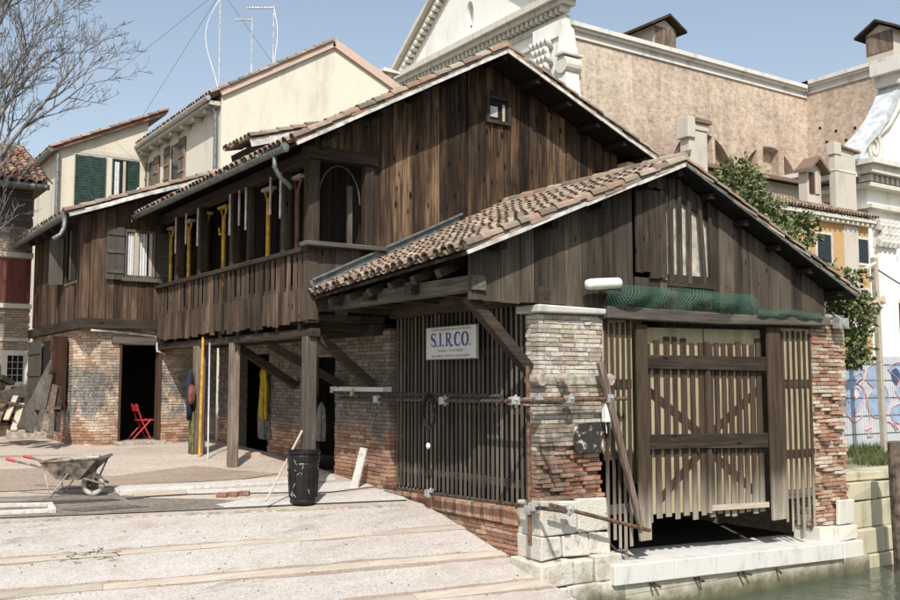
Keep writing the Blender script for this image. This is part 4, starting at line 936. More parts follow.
def church():
    r = root('church', 'tall tan brick church with white classical facades and stone cornices', 'church', (33.5, 38.5, 0))
    Xk, Yc, Xc, zt = 33.56, 38.5, 54.48, 20.4
    w = MB(); w.box(Xk + 5.0, 75, Yc, 62, 0, zt); w = w.build('brick_wall', M['church_brick'], r)
    # walled-up semicircular windows, set back in the brick
    def arc(cx, z0, R, x0, x1, n=14):
        xs = [x0 + (x1-x0)*i/n for i in range(n+1)]
        return [(x0, Yc-.5, z0), (x1, Yc-.5, z0)] + [(x, Yc-.5, z0 + math.sqrt(max(.05, R*R - (x-cx)**2))) for x in reversed(xs)]
    cuts = []
    for cx, z0, R, segs in ((50.55, 13.9, 2.75, ((-2.65,-1.3),(-.72,.85),(1.35,2.6))), (at(703, 165, Y=38.5).x, 13.9, 2.75, ((-2.65,-1.3),(-.72,.85),(1.1,2.6)))):
        for a, b in segs: c = MB(); c.prism(arc(cx, z0, R, cx+a, cx+b), (0, 1.15, 0)); cuts.append(c)
    cut(w, *cuts)
    m = MB(); m.box(Xk + .3, Xk + 4.99, Yc + .005, 62, 0, zt); m.build('brick_wall', M['church_brick_pale'], r)
    m = MB(); m.box(Xc, 75, 30.6, Yc - .003, 0, zt + .6); m.build('transept_wall', M['church_brick'], r)
    for i, (z0, z1, d) in enumerate(((20.4, 20.52, .1), (20.52, 20.8, .03), (20.8, 20.95, .24), (20.95, 21.2, .38))):
        dz = .3
        m = MB(); m.box(Xk + .2, Xc - d, Yc - d, Yc + .8, z0, z1 - .004); o = m.build('cornice', M['cornice_stone'], r)
        m = MB(); m.box(Xc - d, Xc + .8, 30.6, Yc - d - .003, z0 + dz, z1 + dz - .004); m.build('cornice', M['cornice_stone'], r)
    m = MB(); m.prism([(Xk+.3, Yc+.2, 21.36), (Xk+.3, 62, 21.36), (Xk+.3, 50, 24.6)], (40, 0, 0)); rf = m.build('roof', M['tiles'], r)
    m = MB(); m.prism([(Xc+.1, 30.7, 21.66), (80, 30.7, 21.66), (61, 30.7, 23.9)], (0, 16, 0)); m.build('roof', M['tiles'], r)
    def dormer(c, rot, name='dormer', s=1.):
        k = root_mb = MB(); R = Matrix.Translation(c) @ Matrix.Rotation(rot, 4, 'Z') @ Matrix.Scale(s, 4)
        def put(m, nm, mat, par): m.v = [tuple(R @ V(p)) for p in m.v]; return m.build(nm, M[mat], par)
        m = MB(); m.prism([(-1.1,0,-1),(1.1,0,-1),(1.1,0,1.25),(0,0,1.85),(-1.1,0,1.25)], (0, 4, 0)); d = put(m, name, 'plaster_grey', rf)
        m = MB(); m.prism([(-1.75,-.55,1.05),(0,-.55,2.0),(1.75,-.55,1.05),(1.75,-.55,1.22),(0,-.55,2.18),(-1.75,-.55,1.22)], (0, 4.6, 0)); put(m, 'dormer_roof', 'beam_x', d)
        m = MB(); m.box(-1.08,-.02,-.06,.0,-.3,1.22); m.box(.02,1.08,-.06,.0,-.3,1.22); put(m, 'shutter', 'post_paint', d)
    c = at(659, 33, Y=41.5); dormer((c.x, 41.0, c.z - .9), math.radians(0), s=.86)
    c = at(881, 34, X=57.2); dormer((57.0, c.y, c.z - 1.0), math.radians(-90), s=.86)
    for u, v in ((820,128),(836,131),(855,128),(868,124),(827,142),(846,140)):
        y_ = u < 806; p = at(u, v, Y=Yc) if y_ else at(u, v, X=Xc); m = MB()
        m.box(p.x - (.13 if y_ else .012), p.x + .09, p.y - (.012 if y_ else .09), p.y + .09, p.z - .09, p.z + .09); m.build('putlog_hole', M['dark'], r)
    # left white facade facing -X: gabled pediment over entablature
    f = MB(); ya, yb, yc = 39.0, 55.5, 47.25
    f.prism([(Xk, ya, 0), (Xk, yb, 0), (Xk, yb, 22.4), (Xk, yc, 28.6), (Xk, ya, 22.4)], (.6, 0, 0)); fa = f.build('facade', M['plaster_white'], r)
    c = MB(); c.prism([(Xk-.4, 47.4 + .42*math.cos(2*math.pi*i/20), 24.35 + .95*math.sin(2*math.pi*i/20)) for i in range(20)], (.85, 0, 0)); cut(fa, c)
    m = MB(); m.box(Xk+.62, Xk+.7, 46.6, 48.2, 23, 25.6); m.build('oculus_glass', M['glass_dark'], r)
    def course(z0, z1, d, mat='istrian', name='cornice'):
        m = MB(); m.box(Xk - d, Xk + .3, ya - .45 - d, yb + d, z0, z1 - .004); m.build(name, M[mat], fa)
    course(22.25, 22.62, .85); course(21.95, 22.25, .6); course(21.25, 21.55, .15); course(20.35, 20.55, .2); course(19.6, 19.75, .12)
    m = MB(); y = ya - .8
    while y < yb + .2: m.box(Xk - .48, Xk + .1, y, y + .2, 21.62, 21.93); y += .42
    m.build('dentils', M['istrian'], fa)
    for s in (1, -1):
        p = V((Xk - .35, yc + s*(yb - yc + .7), 22.7)); q = V((Xk - .35, yc - s*.15, 29.25))
        for off, wd, h in ((0, .95, .28), (-.32, .6, .22)):
            m = MB(); d = (q - p).normalized(); n = V((1,0,0)).cross(d); n = n if n.z > 0 else -n
            m.bar(p + n*off + V((.35 - wd/2 + .2, 0, 0)), q + n*off + V((.35 - wd/2 + .2, 0, 0)), wd, h, n); m.build('raking_cornice', M['istrian'], fa)
        m = MB(); L = (q - p).length; a = .6
        while a < L - .3:
            cc = p + d*a + n*(-.62) + V((.08, 0, 0)); m.bar(cc, cc + d*.22, .45, .3, n); a += .46
        m.build('dentils', M['istrian'], fa)
    # corner pier with carved capital and a scroll block standing proud of the brick
    m = MB(); m.box(Xk - .3, Xk + .12, 38.36, 40.6, 14, 20.3); m.box(Xk - .42, Xk + .2, 38.3, 40.75, 20.31, 21.2); m.build('corner_pier', M['plaster_white'], fa)
    m = MB(); n = 4
    for row, (z, rr) in enumerate(((18.75, .15), (19.2, .16), (19.65, .16), (20.1, .17))):
        for i in range(n + row % 2):
            y = 39.2 + 1.35*(i + .5*(1 - row % 2))/n; c = V((Xk - .5, y, z)); m.tube([c + V((.15,0,-.25)), c + V((-.08,0,0)), c + V((-.2,0,.2)), c + V((-.05,0,.3))], [rr*.6, rr, rr*1.1, rr*.3], 7)
    m.build('capital', M['cornice_stone'], fa, smooth=True)
    m = MB(); m.tube([(Xk - .62, 38.15, 18.6), (Xk + .5, 38.15, 18.6)], .48, 18); m.box(Xk - .75, Xk + .62, 37.75, 38.5, 19.1, 19.25)
    m.build('scroll', M['istrian'], fa, bevel=.02)
    m = MB(); m.prism([(Xk - .55, 37.95, 19.26), (Xk + .45, 37.95, 19.26), (Xk + .3, 37.95, 19.7), (Xk + .15, 37.95, 20.6), (Xk - .4, 37.95, 20.9)], (0, .55, 0))
    m.prism([(Xk - .5, 37.9, 18.3), (Xk + .4, 37.9, 18.3), (Xk + .5, 37.9, 17.2), (Xk + .9, 37.9, 16.0), (Xk + 1.5, 37.9, 14.8), (Xk + 2.1, 37.9, 13.8), (Xk - .5, 37.9, 13.8)], (0, .62, 0)); m.build('scroll_support', M['plaster_white'], fa)
    # right white facade facing -Y, swept volute and entablature
    Yr = 30.0; P = lambda u, v, d=0.: at(u, v, Y=Yr) + V((0, d, 0))
    curve = [(899,66),(896,84),(890,101),(882,117),(872,131),(862,142),(857,150),(856,160)]
    pts = [P(*q) for q in curve]
    f = MB(); f.prism(pts + [P(856,176), V((70, Yr, P(856,176).z)), V((70, Yr, pts[0].z))], (0, 1.0, 0)); f2 = f.build('facade', M['plaster_white'], r)
    f = MB(); x0 = P(869, 230).x; f.box(x0, 72, Yr + .02, Yr + 12, 0, P(866, 178).z); f.build('facade_wall', M['plaster_white'], r)
    f = MB()
    for a, b in zip(pts[:-1], pts[1:]):
        f.add([a + V((-.05,-.25,.05)), b + V((-.05,-.25,.05)), b + V((-.05,1.0,.05)), a + V((-.05,1.0,.05)), a + V((.3,-.25,-.15)), b + V((.3,-.25,-.15)), b + V((.3,1.0,-.15)), a + V((.3,1.0,-.15))], [(0,1,2,3),(7,6,5,4),(0,4,5,1),(3,2,6,7),(0,3,7,4),(1,5,6,2)])
    f.build('volute_lead', M['lead'], f2)
    sp = []; c = P(873, 149)
    for i in range(44):
        a = i*.32; rr = 1.0*(1 - i/50); sp.append(c + V((-rr*math.cos(a)*.75, -.08, rr*math.sin(a))))
    f = MB(); f.tube(sp, [.16*(1 - i/60) for i in range(44)], 8); f.lathe([(.0,0),(.01,0)], c, 8); f.build('volute_scroll', M['istrian'], f2, smooth=True)
    m = MB(); pp = [P(897,100), P(884,125), P(872,137)]; m.tube([q + V((.3,-.05,0)) for q in pp], [.2,.17,.14], 8); m.build('volute_rib', M['istrian'], f2, smooth=True)
    m = MB(); a = P(884, 70); m.box(a.x + .2, 72, Yr - .8, Yr + 1, a.z - .1, a.z + .6); m.box(a.x + .6, 72, Yr - .5, Yr + 1, a.z - .7, a.z - .11); m.build('cornice', M['cornice_stone'], f2)
    for v0, v1, d, mt in ((163,168,1.15,'cornice_stone'), (168,176,.9,'istrian'), (184,188,.55,'istrian'), (205,209,.5,'istrian')):
        xa = x0 - d; za, zb = P(866, v1).z, P(866, v0).z
        m = MB(); m.box(xa, 72, Yr - d, Yr + 6, za, zb - .004); m.build('cornice', M[mt], f2)
    m = MB(); x = x0 - .6; za, zb = P(866,183).z, P(866,177).z
    while x < 60: m.box(x, x + .24, Yr - .6, Yr + .1, za, zb); x += .48
    m.build('dentils', M['istrian'], f2)
    m = MB(); m.box(x0 + .35, x0 + 2.0, Yr - .32, Yr + .05, 0, P(878, 245).z); m.build('pilaster', M['plaster_white'], f2)
    m = MB(); z0 = P(878, 248).z; hh = P(878, 224).z - z0
    for row in range(3):
        for i in range(4 - row % 2 + 1):
            x = x0 + .3 + 1.75*(i + .5*(row % 2))/4; c = V((x, Yr - .4, z0 + hh*(row + .1)/3)); m.tube([c, c + V((0,-.14,.3)), c + V((0,-.3,.42)), c + V((0,-.24,.28))], [.2,.22,.15,.06], 7)
    m.box(x0 + .1, x0 + 2.25, Yr - .62, Yr, z0 + hh, z0 + hh + .15); m.box(x0 + .32, x0 + 2.03, Yr - .35, Yr, z0, z0 + hh - .002); m.build('capital', M['cornice_stone'], f2)
    a, b = P(889, 340), P(912, 300); window(f2, 'Y', Yr, a.x, b.x + .4, a.z, b.z, 'istrian', .22)
church()
def orange_house():
    r = root('orange_house', 'small orange stuccoed house with grey windows beside the white church front', 'house', (43, 29, 0))
    Yo = 29.; P = lambda u, v: at(u, v, Y=Yo); x0, x1 = 33., P(868, 224).x; zt = P(840, 218).z
    w = MB(); w.box(x0, x1, Yo, Yo + 4.5, 0, zt); w.build('wall', M['plaster_orange'], r)
    m = MB(); a, b = P(843, 230), P(857, 230); m.box(a.x, b.x, Yo - .06, Yo - .002, 0, zt - .35); m.build('grey_strip', M['plaster_grey'], r)
    m = MB(); m.box(x0, x1 + .1, Yo - .25, Yo + .1, zt - .3, zt - .12); m.box(x0, x1 + .15, Yo - .4, Yo + .2, zt - .115, zt + .08); c = m.build('cornice', M['istrian'], r)
    x = P(800, 218).x
    while x < x1: m = MB(); m.box(x, x + .13, Yo - .34, Yo - .255, zt - .3, zt - .13); m.build('cornice_bracket', M['istrian'], c); x += .42
    d = MB(); d.prism([(x0, Yo - .4, zt + .09), (x0, Yo + 2.4, zt + 1.25), (x0, Yo + 5, zt + .09)], (x1 - x0 + .1, 0, 0)); rf = d.build('roof', M['tiles_dark'], r)
    t = MB(); tiles(t, (36, Yo - .45, zt + .12), (x1 + .1, Yo - .45, zt + .12), (0, 2.85, 1.18), .24, .4, .1, 4); t.build('roof_tiles', M['tiles'], rf)
    for u0, v0, u1, v1 in ((816,264,832,233), (857,265,869,238), (860,330,869,288), (838,330,846,300)):
        p, q = P(u0, v0), P(u1, v1); window(r, 'Y', Yo, p.x, q.x, p.z, q.z, 'istrian', .13)
    # dormer and chimney on its roof
    p, q = at(801, 192, Y=Yo + 1.), at(823, 163, Y=Yo + 1.); cx = (p.x + q.x)/2; w_ = (q.x - p.x)*.30; zb = p.z
    m = MB(); hh = q.z - p.z
    m.prism([(cx - w_, Yo + .9, zb - .5), (cx + w_, Yo + .9, zb - .5), (cx + w_, Yo + .9, zb + hh*.72), (cx, Yo + .9, zb + hh*.95), (cx - w_, Yo + .9, zb + hh*.72)], (0, .5, 0)); d = m.build('dormer', M['plaster_grey'], r)
    m = MB(); m.prism([(cx - w_*1.5, Yo + .5, zb + hh*.6), (cx, Yo + .5, zb + hh), (cx + w_*1.5, Yo + .5, zb + hh*.6), (cx + w_*1.5, Yo + .5, zb + hh*.7), (cx, Yo + .5, zb + hh*1.1), (cx - w_*1.5, Yo + .5, zb + hh*.7)], (0, .95, 0)); m.build('dormer_roof', M['tiles_dark'], d)
    for s in (-1, 1):
        m = MB(); m.box(cx + (-.72*w_ if s < 0 else .03), cx + (-.03 if s < 0 else .72*w_), Yo + .84, Yo + .9, zb, zb + hh*.62); m.build('shutter', M['brown_shutter'] if s < 0 else M['pale_z'], d)
    p, q = at(833, 222, Y=Yo + .6), at(857, 150, Y=Yo + .6)
    m = MB(); m.box(p.x + .3, q.x - .25, Yo + .55, Yo + .95, p.z - 1, q.z - .5); c = m.build('chimney', M['plaster_grey'], r, bevel=.03)
    m = MB(); m.box(p.x + .22, p.x + .8, Yo + .5, Yo + 1.0, q.z - .495, q.z + .15); m.box(p.x + .82, q.x - .22, Yo + .6, Yo + 1.05, q.z - .495, q.z - .1); m.build('chimney_head', M['plaster_grey'], c, bevel=.03)
    m = MB(); m.prism([(p.x + .76, Yo + .45, q.z - .09), (q.x + .1, Yo + .45, q.z - .2), (q.x + .1, Yo + .45, q.z - .1), (p.x + .76, Yo + .45, q.z + .03)], (0, .8, 0)); m.build('chimney_tiles', M['tiles_dark'], c)
    m = MB(); m.box(p.x + .27, q.x - .22, Yo + .52, Yo + .98, q.z - 1.35, q.z - 1.25); m.build('chimney_band', M['cornice_stone'], c)
orange_house()
def low_house():
    r = root('low_house', 'low stucco outbuilding with dark eaves under the walled-up church windows', 'house', (40, 33, 0))
    p, q = at(762, 200, Y=33), at(806, 182, Y=33)
    m = MB(); m.box(p.x - 8, q.x, 33.2, 37, 0, q.z - .25); m.build('wall', M['plaster_grey'], r)
    m = MB(); m.prism([(p.x - 8.2, 32.7, q.z - .24), (p.x - 8.2, 37.5, q.z + .55), (p.x - 8.2, 37.5, q.z + .7), (p.x - 8.2, 32.7, q.z - .04)], (q.x - p.x + 8.5, 0, 0)); m.build('roof', M['tiles_dark'], r)
low_house()
def chimney_stack():
    r = root('chimney_stack', 'pale rendered chimney stack rising behind the ridge of the boat shed', 'chimney', (29, 26, 0))
    p, q = at(684, 178, Y=26), at(707, 124, Y=26)
    m = MB(); m.box(p.x + .35, q.x, 26, 26.5, 0, q.z - .35); m.build('stack', M['plaster_grey'], r, bevel=.03)
    m = MB(); m.box(p.x + .2, p.x + .62, 25.9, 26.55, q.z - .7, q.z + .15); m.box(p.x + .64, q.x + .05, 25.95, 26.5, q.z - .345, q.z - .05); m.build('head', M['plaster_grey'], r, bevel=.03)
    m = MB(); m.prism([(p.x - .3, 25.9, q.z - 1.65), (p.x + .34, 25.9, q.z - 1.35), (p.x + .34, 25.9, q.z - 1.2), (p.x - .3, 25.9, q.z - 1.5)], (0, .6, 0)); m.build('tile_cap', M['tiles_dark'], r); m = MB(); m.prism([(p.x + .64, 25.85, q.z - .04), (q.x + .15, 25.85, q.z - .04), (q.x + .1, 25.85, q.z + .1), (p.x + .64, 25.85, q.z + .14)], (0, .7, 0)); m.build('tile_cap', M['tiles_dark'], r)
chimney_stack()
# ------------------------------------------------------------------ loose things
def props():
    # wheelbarrow
    g = atg(92.7, 496.5); E_ = V((RX, RY, 0)); Q_ = V((FX, FY, 0)); g.z += .016
    W = lambda x, y, z: g + E_*x + Q_*y + V((0,0,z))
    r = root('wheelbarrow', 'cement crusted grey wheelbarrow with red handle grips standing on the wet patch', 'wheelbarrow', g)
    m = MB(); top = [(-.71,-.33,.54),(.17,-.33,.60),(.17,.33,.60),(-.71,.33,.54)]; bot = [(-.5,-.2,.27),(-.16,-.2,.26),(-.16,.2,.26),(-.5,.2,.27)]
    tv = [W(*p) for p in bot + top]; m.add(tv, [(0,1,2,3),(0,1,5,4),(1,2,6,5),(2,3,7,6),(3,0,4,7)]); tub = m.build('tub', M['barrow_metal'], r, solid=.012)
    m = MB(); m.tube([W(*p) for p in top + top[:1]], .017, 6); m.build('rim', M['barrow_metal'], tub)
    m = MB(); cr = [W(-.66+.8*i/8, -.29+.58*j/4, .5 + .05*i/8 + RU(-.01,.03) + .05*math.sin(i*.4)) for j in range(5) for i in range(9)]
    m.add(cr, [(j*9+i, j*9+i+1, (j+1)*9+i+1, (j+1)*9+i) for j in range(4) for i in range(8)]); m.build('cement_load', M['cement_crust'], tub, smooth=True)
    m = MB(); m.bar(W(.02,-.3,.61), W(.2,-.3,.63), .07, .03); m.bar(W(.17,-.3,.60), W(.17,.3,.61), .03, .05); m.build('cement_lip', M['white_cement'], tub)
    for s in (-1, 1):
        m = MB(); m.tube([W(-1.2, s*.3, .58), W(-.62, s*.27, .44), W(.2, s*.11, .19)], .019, 8); h = m.build('shaft', M['barrow_metal'], r)
        m = MB(); m.tube([W(-1.24, s*.3, .59), W(-1.1, s*.295, .555)], .024, 8); m.build('grip', M['red_paint'], h)
        m = MB(); m.tube([W(-.66, s*.27, .44), W(-.56, s*.27, .01), W(-.3, s*.25, .36)], .014, 6); m.build('leg', M['cement_crust'], r)
        m = MB(); m.tube([W(.15, s*.2, .57), W(.02, s*.1, .19)], .014, 6); m.build('wheel_stay', M['barrow_metal'], r)
    m = MB(); cs = [W(.18*math.cos(a*math.pi/10)*.78, 0, .17 + .14*math.sin(a*math.pi/10)) for a in range(21)]
    m.tube(cs, .045, 8, False); wh = m.build('wheel', M['cement_crust'], r, smooth=True)
    m = MB(); m.prism([W(.1*math.cos(a*math.pi/8), -.02, .17 + .1*math.sin(a*math.pi/8)) for a in range(16)], Q_*.04); m.tube([W(0,-.14,.17), W(0,.14,.17)], .014, 8); m.build('rim', M['rust_dark'], wh)
    # bin
    b = atg(303, 504.5); b.z += .026
    r = root('bin', 'black plastic rubbish bin standing at the foot of the grey post', 'bin', b)
    m = MB(); pr = [(.195,0),(.205,.04),(.2,.06),(.235,.55),(.245,.60),(.235,.62),(.25,.64),(.255,.72),(.24,.74),(.262,.76),(.262,.80),(.235,.80),(.225,.7),(.2,.2)]
    m.lathe(pr, b, 22); body = m.build('body', M['black_plastic'], r, smooth=False)
    for a in range(0, 12):
        m = MB(); t = a*math.pi/6; p = lambda rr, z: b + V((rr*math.cos(t), rr*math.sin(t), z)); m.bar(p(.207,.08), p(.236,.53), .028, .02, V((math.cos(t), math.sin(t), 0))); m.build('rib', M['black_plastic'], body)
    for _ in range(13):
        m = MB(); t = RU(2.8, 5.6); z = RU(.15, .7); rr = .205 + z*.06 + .008; k = RU(.02, .09); a_ = RU(-.25, .25)
        m.tube([b + V((rr*math.cos(t + a_*i/3), rr*math.sin(t + a_*i/3), z - k*i/3)) for i in range(4)], [.001, .004, .003, .001], 5); m.build('cement_splash', M['white_cement'], body)
    # sticks and boards
    p, q = at(266, 501, Z=.03), at(302, 431, X=6.82); m = MB(); m.tube([p, q], .018, 7); tag(m.build('broomstick', M['pale_z']), 'pale broomstick leaning on the grey post above the black bin', 'stick')
    p, q = at(354, 489, Z=.0), at(364, 448, X=8.12); m = MB(); m.bar(p, q, .15, .028, (-1,-.4,0)); tag(m.build('plank', M['white_cement']), 'short pale plank leaning on red brick pier beside the slatted screen', 'plank')
    m = MB(); p = V((6.83, 19.06, gz(19.06))); m.tube([p, p + V((.03, .02, 2.4))], .03, 8); tag(m.build('yellow_pole', M['yellow_paint']), 'thin bright yellow pole standing against post with a navy jacket', 'pole')
    p = V((6.88, 18.72, gz(18.72))); m = MB(); m.tube([p, p + V((.0, .03, 2.3))], .016, 7); tag(m.build('grey_pole', M['lead']), 'thin pale blue grey pole beside the yellow pole under the balcony', 'pole')
    m = MB(); m.box(6.79, 6.82, 19.38, 19.63, .3, 1.2); tag(m.build('painted_board', M['olive_paint'], bevel=.004), 'olive green paint daubed board fixed to post below navy jacket', 'board')
    c = V((6.76, 19.5, 0)); m = MB(); garment(m, c, [(2.05,.03,.03,0),(1.98,.08,.05,0),(1.88,.15,.07,0),(1.5,.16,.07,.01),(1.2,.15,.06,.03),(1.02,.10,.05,.04)], seed=.3, yaw=1.2)
    tag(m.build('jacket', M['navy_cloth'], smooth=True), 'navy work jacket hanging on paint daubed post beneath the balcony', 'jacket')
    c = V((6.72, 19.30, 0)); m = MB(); garment(m, c, [(1.75,.02,.02,0),(1.7,.06,.05,0),(1.45,.06,.05,0),(1.35,.03,.03,0)], seed=2); tag(m.build('rag', M['red_brown_paint'], smooth=True), 'small dark red rag hanging beside the navy jacket', 'rag')
    c = at(264, 400, X=8.2); c.z = 0; m = MB(); garment(m, c, [(2.1,.04,.03,.02),(2.05,.12,.07,.03),(1.96,.15,.08,.04),(1.86,.11,.07,.02),(1.78,.14,.07,0),(1.5,.12,.07,0),(1.15,.13,.07,.02),(1.02,.10,.05,.03)], seed=1.4, yaw=1.5); tag(m.build('raincoat', M['yellow_cloth'], smooth=True), 'mustard yellow raincoat hanging in shadow on the brick wall', 'raincoat')
    m = MB(); garment(m, c + V((.06,.14,0)), [(1.8,.04,.04,0),(1.7,.15,.07,0),(1.1,.2,.08,0),(.65,.23,.08,-.02),(.6,.18,.06,-.02)], seed=.9, yaw=1.5); tag(m.build('coat', M['grey_cloth'], smooth=True), 'long grey coat hanging partly behind the yellow raincoat', 'coat')
    c = at(313, 400, X=8.22); c.z = 0; m = MB(); garment(m, c, [(1.6,.03,.03,0),(1.52,.12,.08,0),(1.4,.19,.1,0),(1.0,.2,.1,0),(.55,.18,.09,0),(.5,.14,.07,0)], seed=.5, yaw=1.5); tag(m.build('overalls', M['navy_cloth'], smooth=True), 'dark navy overalls hanging in doorway behind the grey post', 'overalls')
    m = MB(); garment(m, c + V((-.06,.03,0)), [(1.78,.03,.03,0),(1.72,.1,.08,0),(1.58,.11,.09,0),(1.5,.06,.05,0)], seed=.2); tag(m.build('hood', M['orange_cloth'], smooth=True), 'orange hood hanging above dark navy overalls', 'hood')
    c2 = at(322, 405, X=8.22); c2.z = 0; m = MB(); garment(m, c2, [(1.42,.03,.03,0),(1.3,.1,.07,0),(1.0,.12,.07,.02),(.7,.11,.06,.05)], seed=.8, yaw=1.5); j = tag(m.build('grey_jacket', M['grey_cloth'], smooth=True), 'grey jacket with white band hanging right of the orange hood', 'jacket')
    p = atg(253, 459); m = MB(); m.box(p.x-.12, p.x+.12, p.y-.1, p.y+.1, p.z, p.z+.13)
    o = m.build('hollow_block', M['hollow_block']); cs = []
    for i in range(3):
        for k in range(2): c = MB(); c.box(p.x-.3, p.x+.3, p.y-.085+.06*i, p.y-.04+.06*i, p.z+.02+.055*k, p.z+.06+.055*k); cs.append(c)
    cut(o, *cs); tag(o, 'small hollow clay block lying under the balcony near raincoat', 'block')
    p, q = atg(133, 497.5), atg(186, 494.5); m = MB(); m.bar(p + V((0,0,.04)), q + V((0,0,.04)), .14, .05); tag(m.build('timber', M['pale_x'], bevel=.005), 'pale timber offcut lying flat between wheelbarrow and bin', 'timber')
    for i, (u, lab) in enumerate(((222,'red brick lying on the ground, leftmost of three near the bin'), (233,'red brick lying on the ground, middle of three near the bin'), (244,'red brick lying on the ground, nearest the black bin of three'))):
        p = atg(u, 497 - i*.8); m = MB(); m.bar(p + V((0,0,.035)) - E_*.085, p + V((0,0,.035)) + E_*.085, .12, .065); tag(m.build('brick', M['brick_sill'], bevel=.006), lab, 'brick', 'loose bricks by the slip edge')
    # concrete channel frame at far left
    m = MB(); P = lambda u, v: atg(u, v) + V((0,0,.03))
    m.bar(P(-60,508.5), P(49,507), .07, .07); m.bar(P(-60,518), P(53,513), .07, .07); m.bar(P(49,507), P(53,514), .09, .09); tag(m.build('concrete_frame', M['white_cement'], bevel=.008), 'low pale concrete frame set in wet ground below the wheelbarrow', 'frame')
    # red folding chair in the annex doorway
    c = V((6.72, 22.3, .49)); r = root('folding_chair', 'red metal folding chair just inside the dark annex doorway', 'chair', c)
    for y in (0, .38):
        m = MB(); m.tube([c + V((-.30, y, .0)), c + V((.12, y, .46))], .018, 6); m.build('leg', M['red_paint'], r)
        m = MB(); m.tube([c + V((.12, y, .0)), c + V((-.1, y, .44)), c + V((-.24, y, .82))], .018, 6); m.build('back_frame', M['red_paint'], r)
    m = MB(); m.box(c.x-.16, c.x+.2, c.y+.02, c.y+.36, c.z+.43, c.z+.455); m.build('seat', M['red_paint'], r)
    m = MB(); m.bar(c + V((-.2, 0, .72)), c + V((-.2, .38, .72)), .03, .14); m.build('backrest', M['red_paint'], r)
    # weathered boards and offcuts heaped at left
    G = 'weathered boards leaning in the heap at left'; y = 26.6
    def lean(u0, v0, u1, v1, w0, w1, lab, yy=26.5, mat='grey_z'):
        yy -= 3.95; p, q = at(u0, v0, Y=yy - .55), at(u1, v1, Y=yy); m = MB(); m.bar(p, q, w0, .035, (0,1,.3), w1/w0); tag(m.build('old_board', M[mat]), lab, 'board', G)
    lean(25, 430, 51, 360, .38, .04, 'wide grey green board tapering to a point, tallest in the left heap', 26.5, 'grey_z')
    lean(38, 431, 50, 375, .10, .10, 'narrow grey board just right of the pointed board', 26.3)
    lean(46, 431, 55, 385, .18, .12, 'brownish board leaning right of the pointed one in left heap', 26.3, 'post_paint')
    lean(57, 431, 59, 386, .13, .1, 'dark upright board at the right of the left heap', 26.4, 'beam_z')
    lean(51, 437, 52, 408, .1, .1, 'short pale post in front of the left timber heap', 26.1)
    p, q = at(35, 409, Y=22.1), at(60, 408, Y=22.1); m = MB(); m.bar(p, q, .08, .05); tag(m.build('old_rail', M['grey_x']), 'thin horizontal grey rail across the leaning boards', 'rail')
    p, q = atg(6, 439) + V((0,0,.10)), atg(63, 437.5) + V((0,0,.10)); m = MB(); m.bar(p, q, .3, .24); tag(m.build('stone_beam', M['mortar'], bevel=.03), 'long grey stone beam lying before the left timber heap', 'beam')
    k = 0
    for (u0, v0, u1, v1, lab) in ((-14,422,22,418,'lowest thick beam of stacked offcuts at far left'), (-14,408,14,404,'second beam up of the stacked offcuts at far left'), (2,396,24,392,'short grey block high on the offcut stack'), (-10,392,8,386,'slanting offcut on top of far left stack'), (20,414,36,398,'offcut propped slanting right of the stack'), (24,385,30,420,'narrow upright offcut beside barred window'), (0,377,12,384,'topmost grey offcut of the far left stack'), (12,386,4,410,'crooked upright offcut at front of far left stack'), (10,428,30,425,'bottom short offcut beside the stone beam')):
        p, q = at(u0, v0, Y=23.4 - (k % 3)*.15), at(u1, v1, Y=23.4 - (k % 3)*.15 + .1); m = MB(); m.bar(p, q, RU(.16,.3), RU(.2,.3) if k < 4 else .12); k += 1
        tag(m.build('offcut', M[('grey_x','beam_x','post_paint')[k % 3]], bevel=.008), lab, 'offcut', 'timber offcuts stacked at far left')
    for (u0, v0, u1, v1, lab) in ((-6,430,4,402,'grey offcut standing on end at the extreme left of the heap'), (14,431,22,404,'pale short plank standing in front of the offcut stack'), (28,432,40,415,'broken board end lying against the wide pointed board'), (-4,400,30,408,'long thin lath lying slantwise across the offcut stack'), (6,420,16,396,'dark splintered stick propped on the offcut stack'), (22,428,8,412,'crossed brown lath low in the offcut stack')):
        p, q = at(u0, v0, Y=22.7), at(u1, v1, Y=23.0); m = MB(); m.bar(p, q, RU(.08,.16), RU(.04,.08)); k += 1
        tag(m.build('offcut', M[('grey_x','post_paint','pale_x')[k % 3]], bevel=.006), lab, 'offcut', 'timber offcuts stacked at far left')
    # sign on the slatted screen
    X = 8.29; a, b = at(426, 344, X=X), at(477, 340, X=X); zt, zb = at(450, 326.0, X=X).z, at(450, 359.5, X=X).z
    r = root('sign', 'white sign board with large blue lettering on the dark slatted screen', 'sign', V((X, (a.y+b.y)/2, (zt+zb)/2)))
    wd, ht = a.y - b.y, zt - zb
    m = MB(); m.box(X, X + .03, b.y, a.y, zb, zt); m.build('board', M['sign_board'], r, bevel=.004)
    m = MB(); t = .012; m.box(X-.006, X-.001, b.y, a.y, zt-t, zt); m.box(X-.006, X-.001, b.y, a.y, zb, zb+t); m.box(X-.006, X-.001, a.y-t, a.y, zb+t, zt-t); m.box(X-.006, X-.001, b.y, b.y+t, zb+t, zt-t); m.build('border', M['sign_grey'], r)
    L = MB()
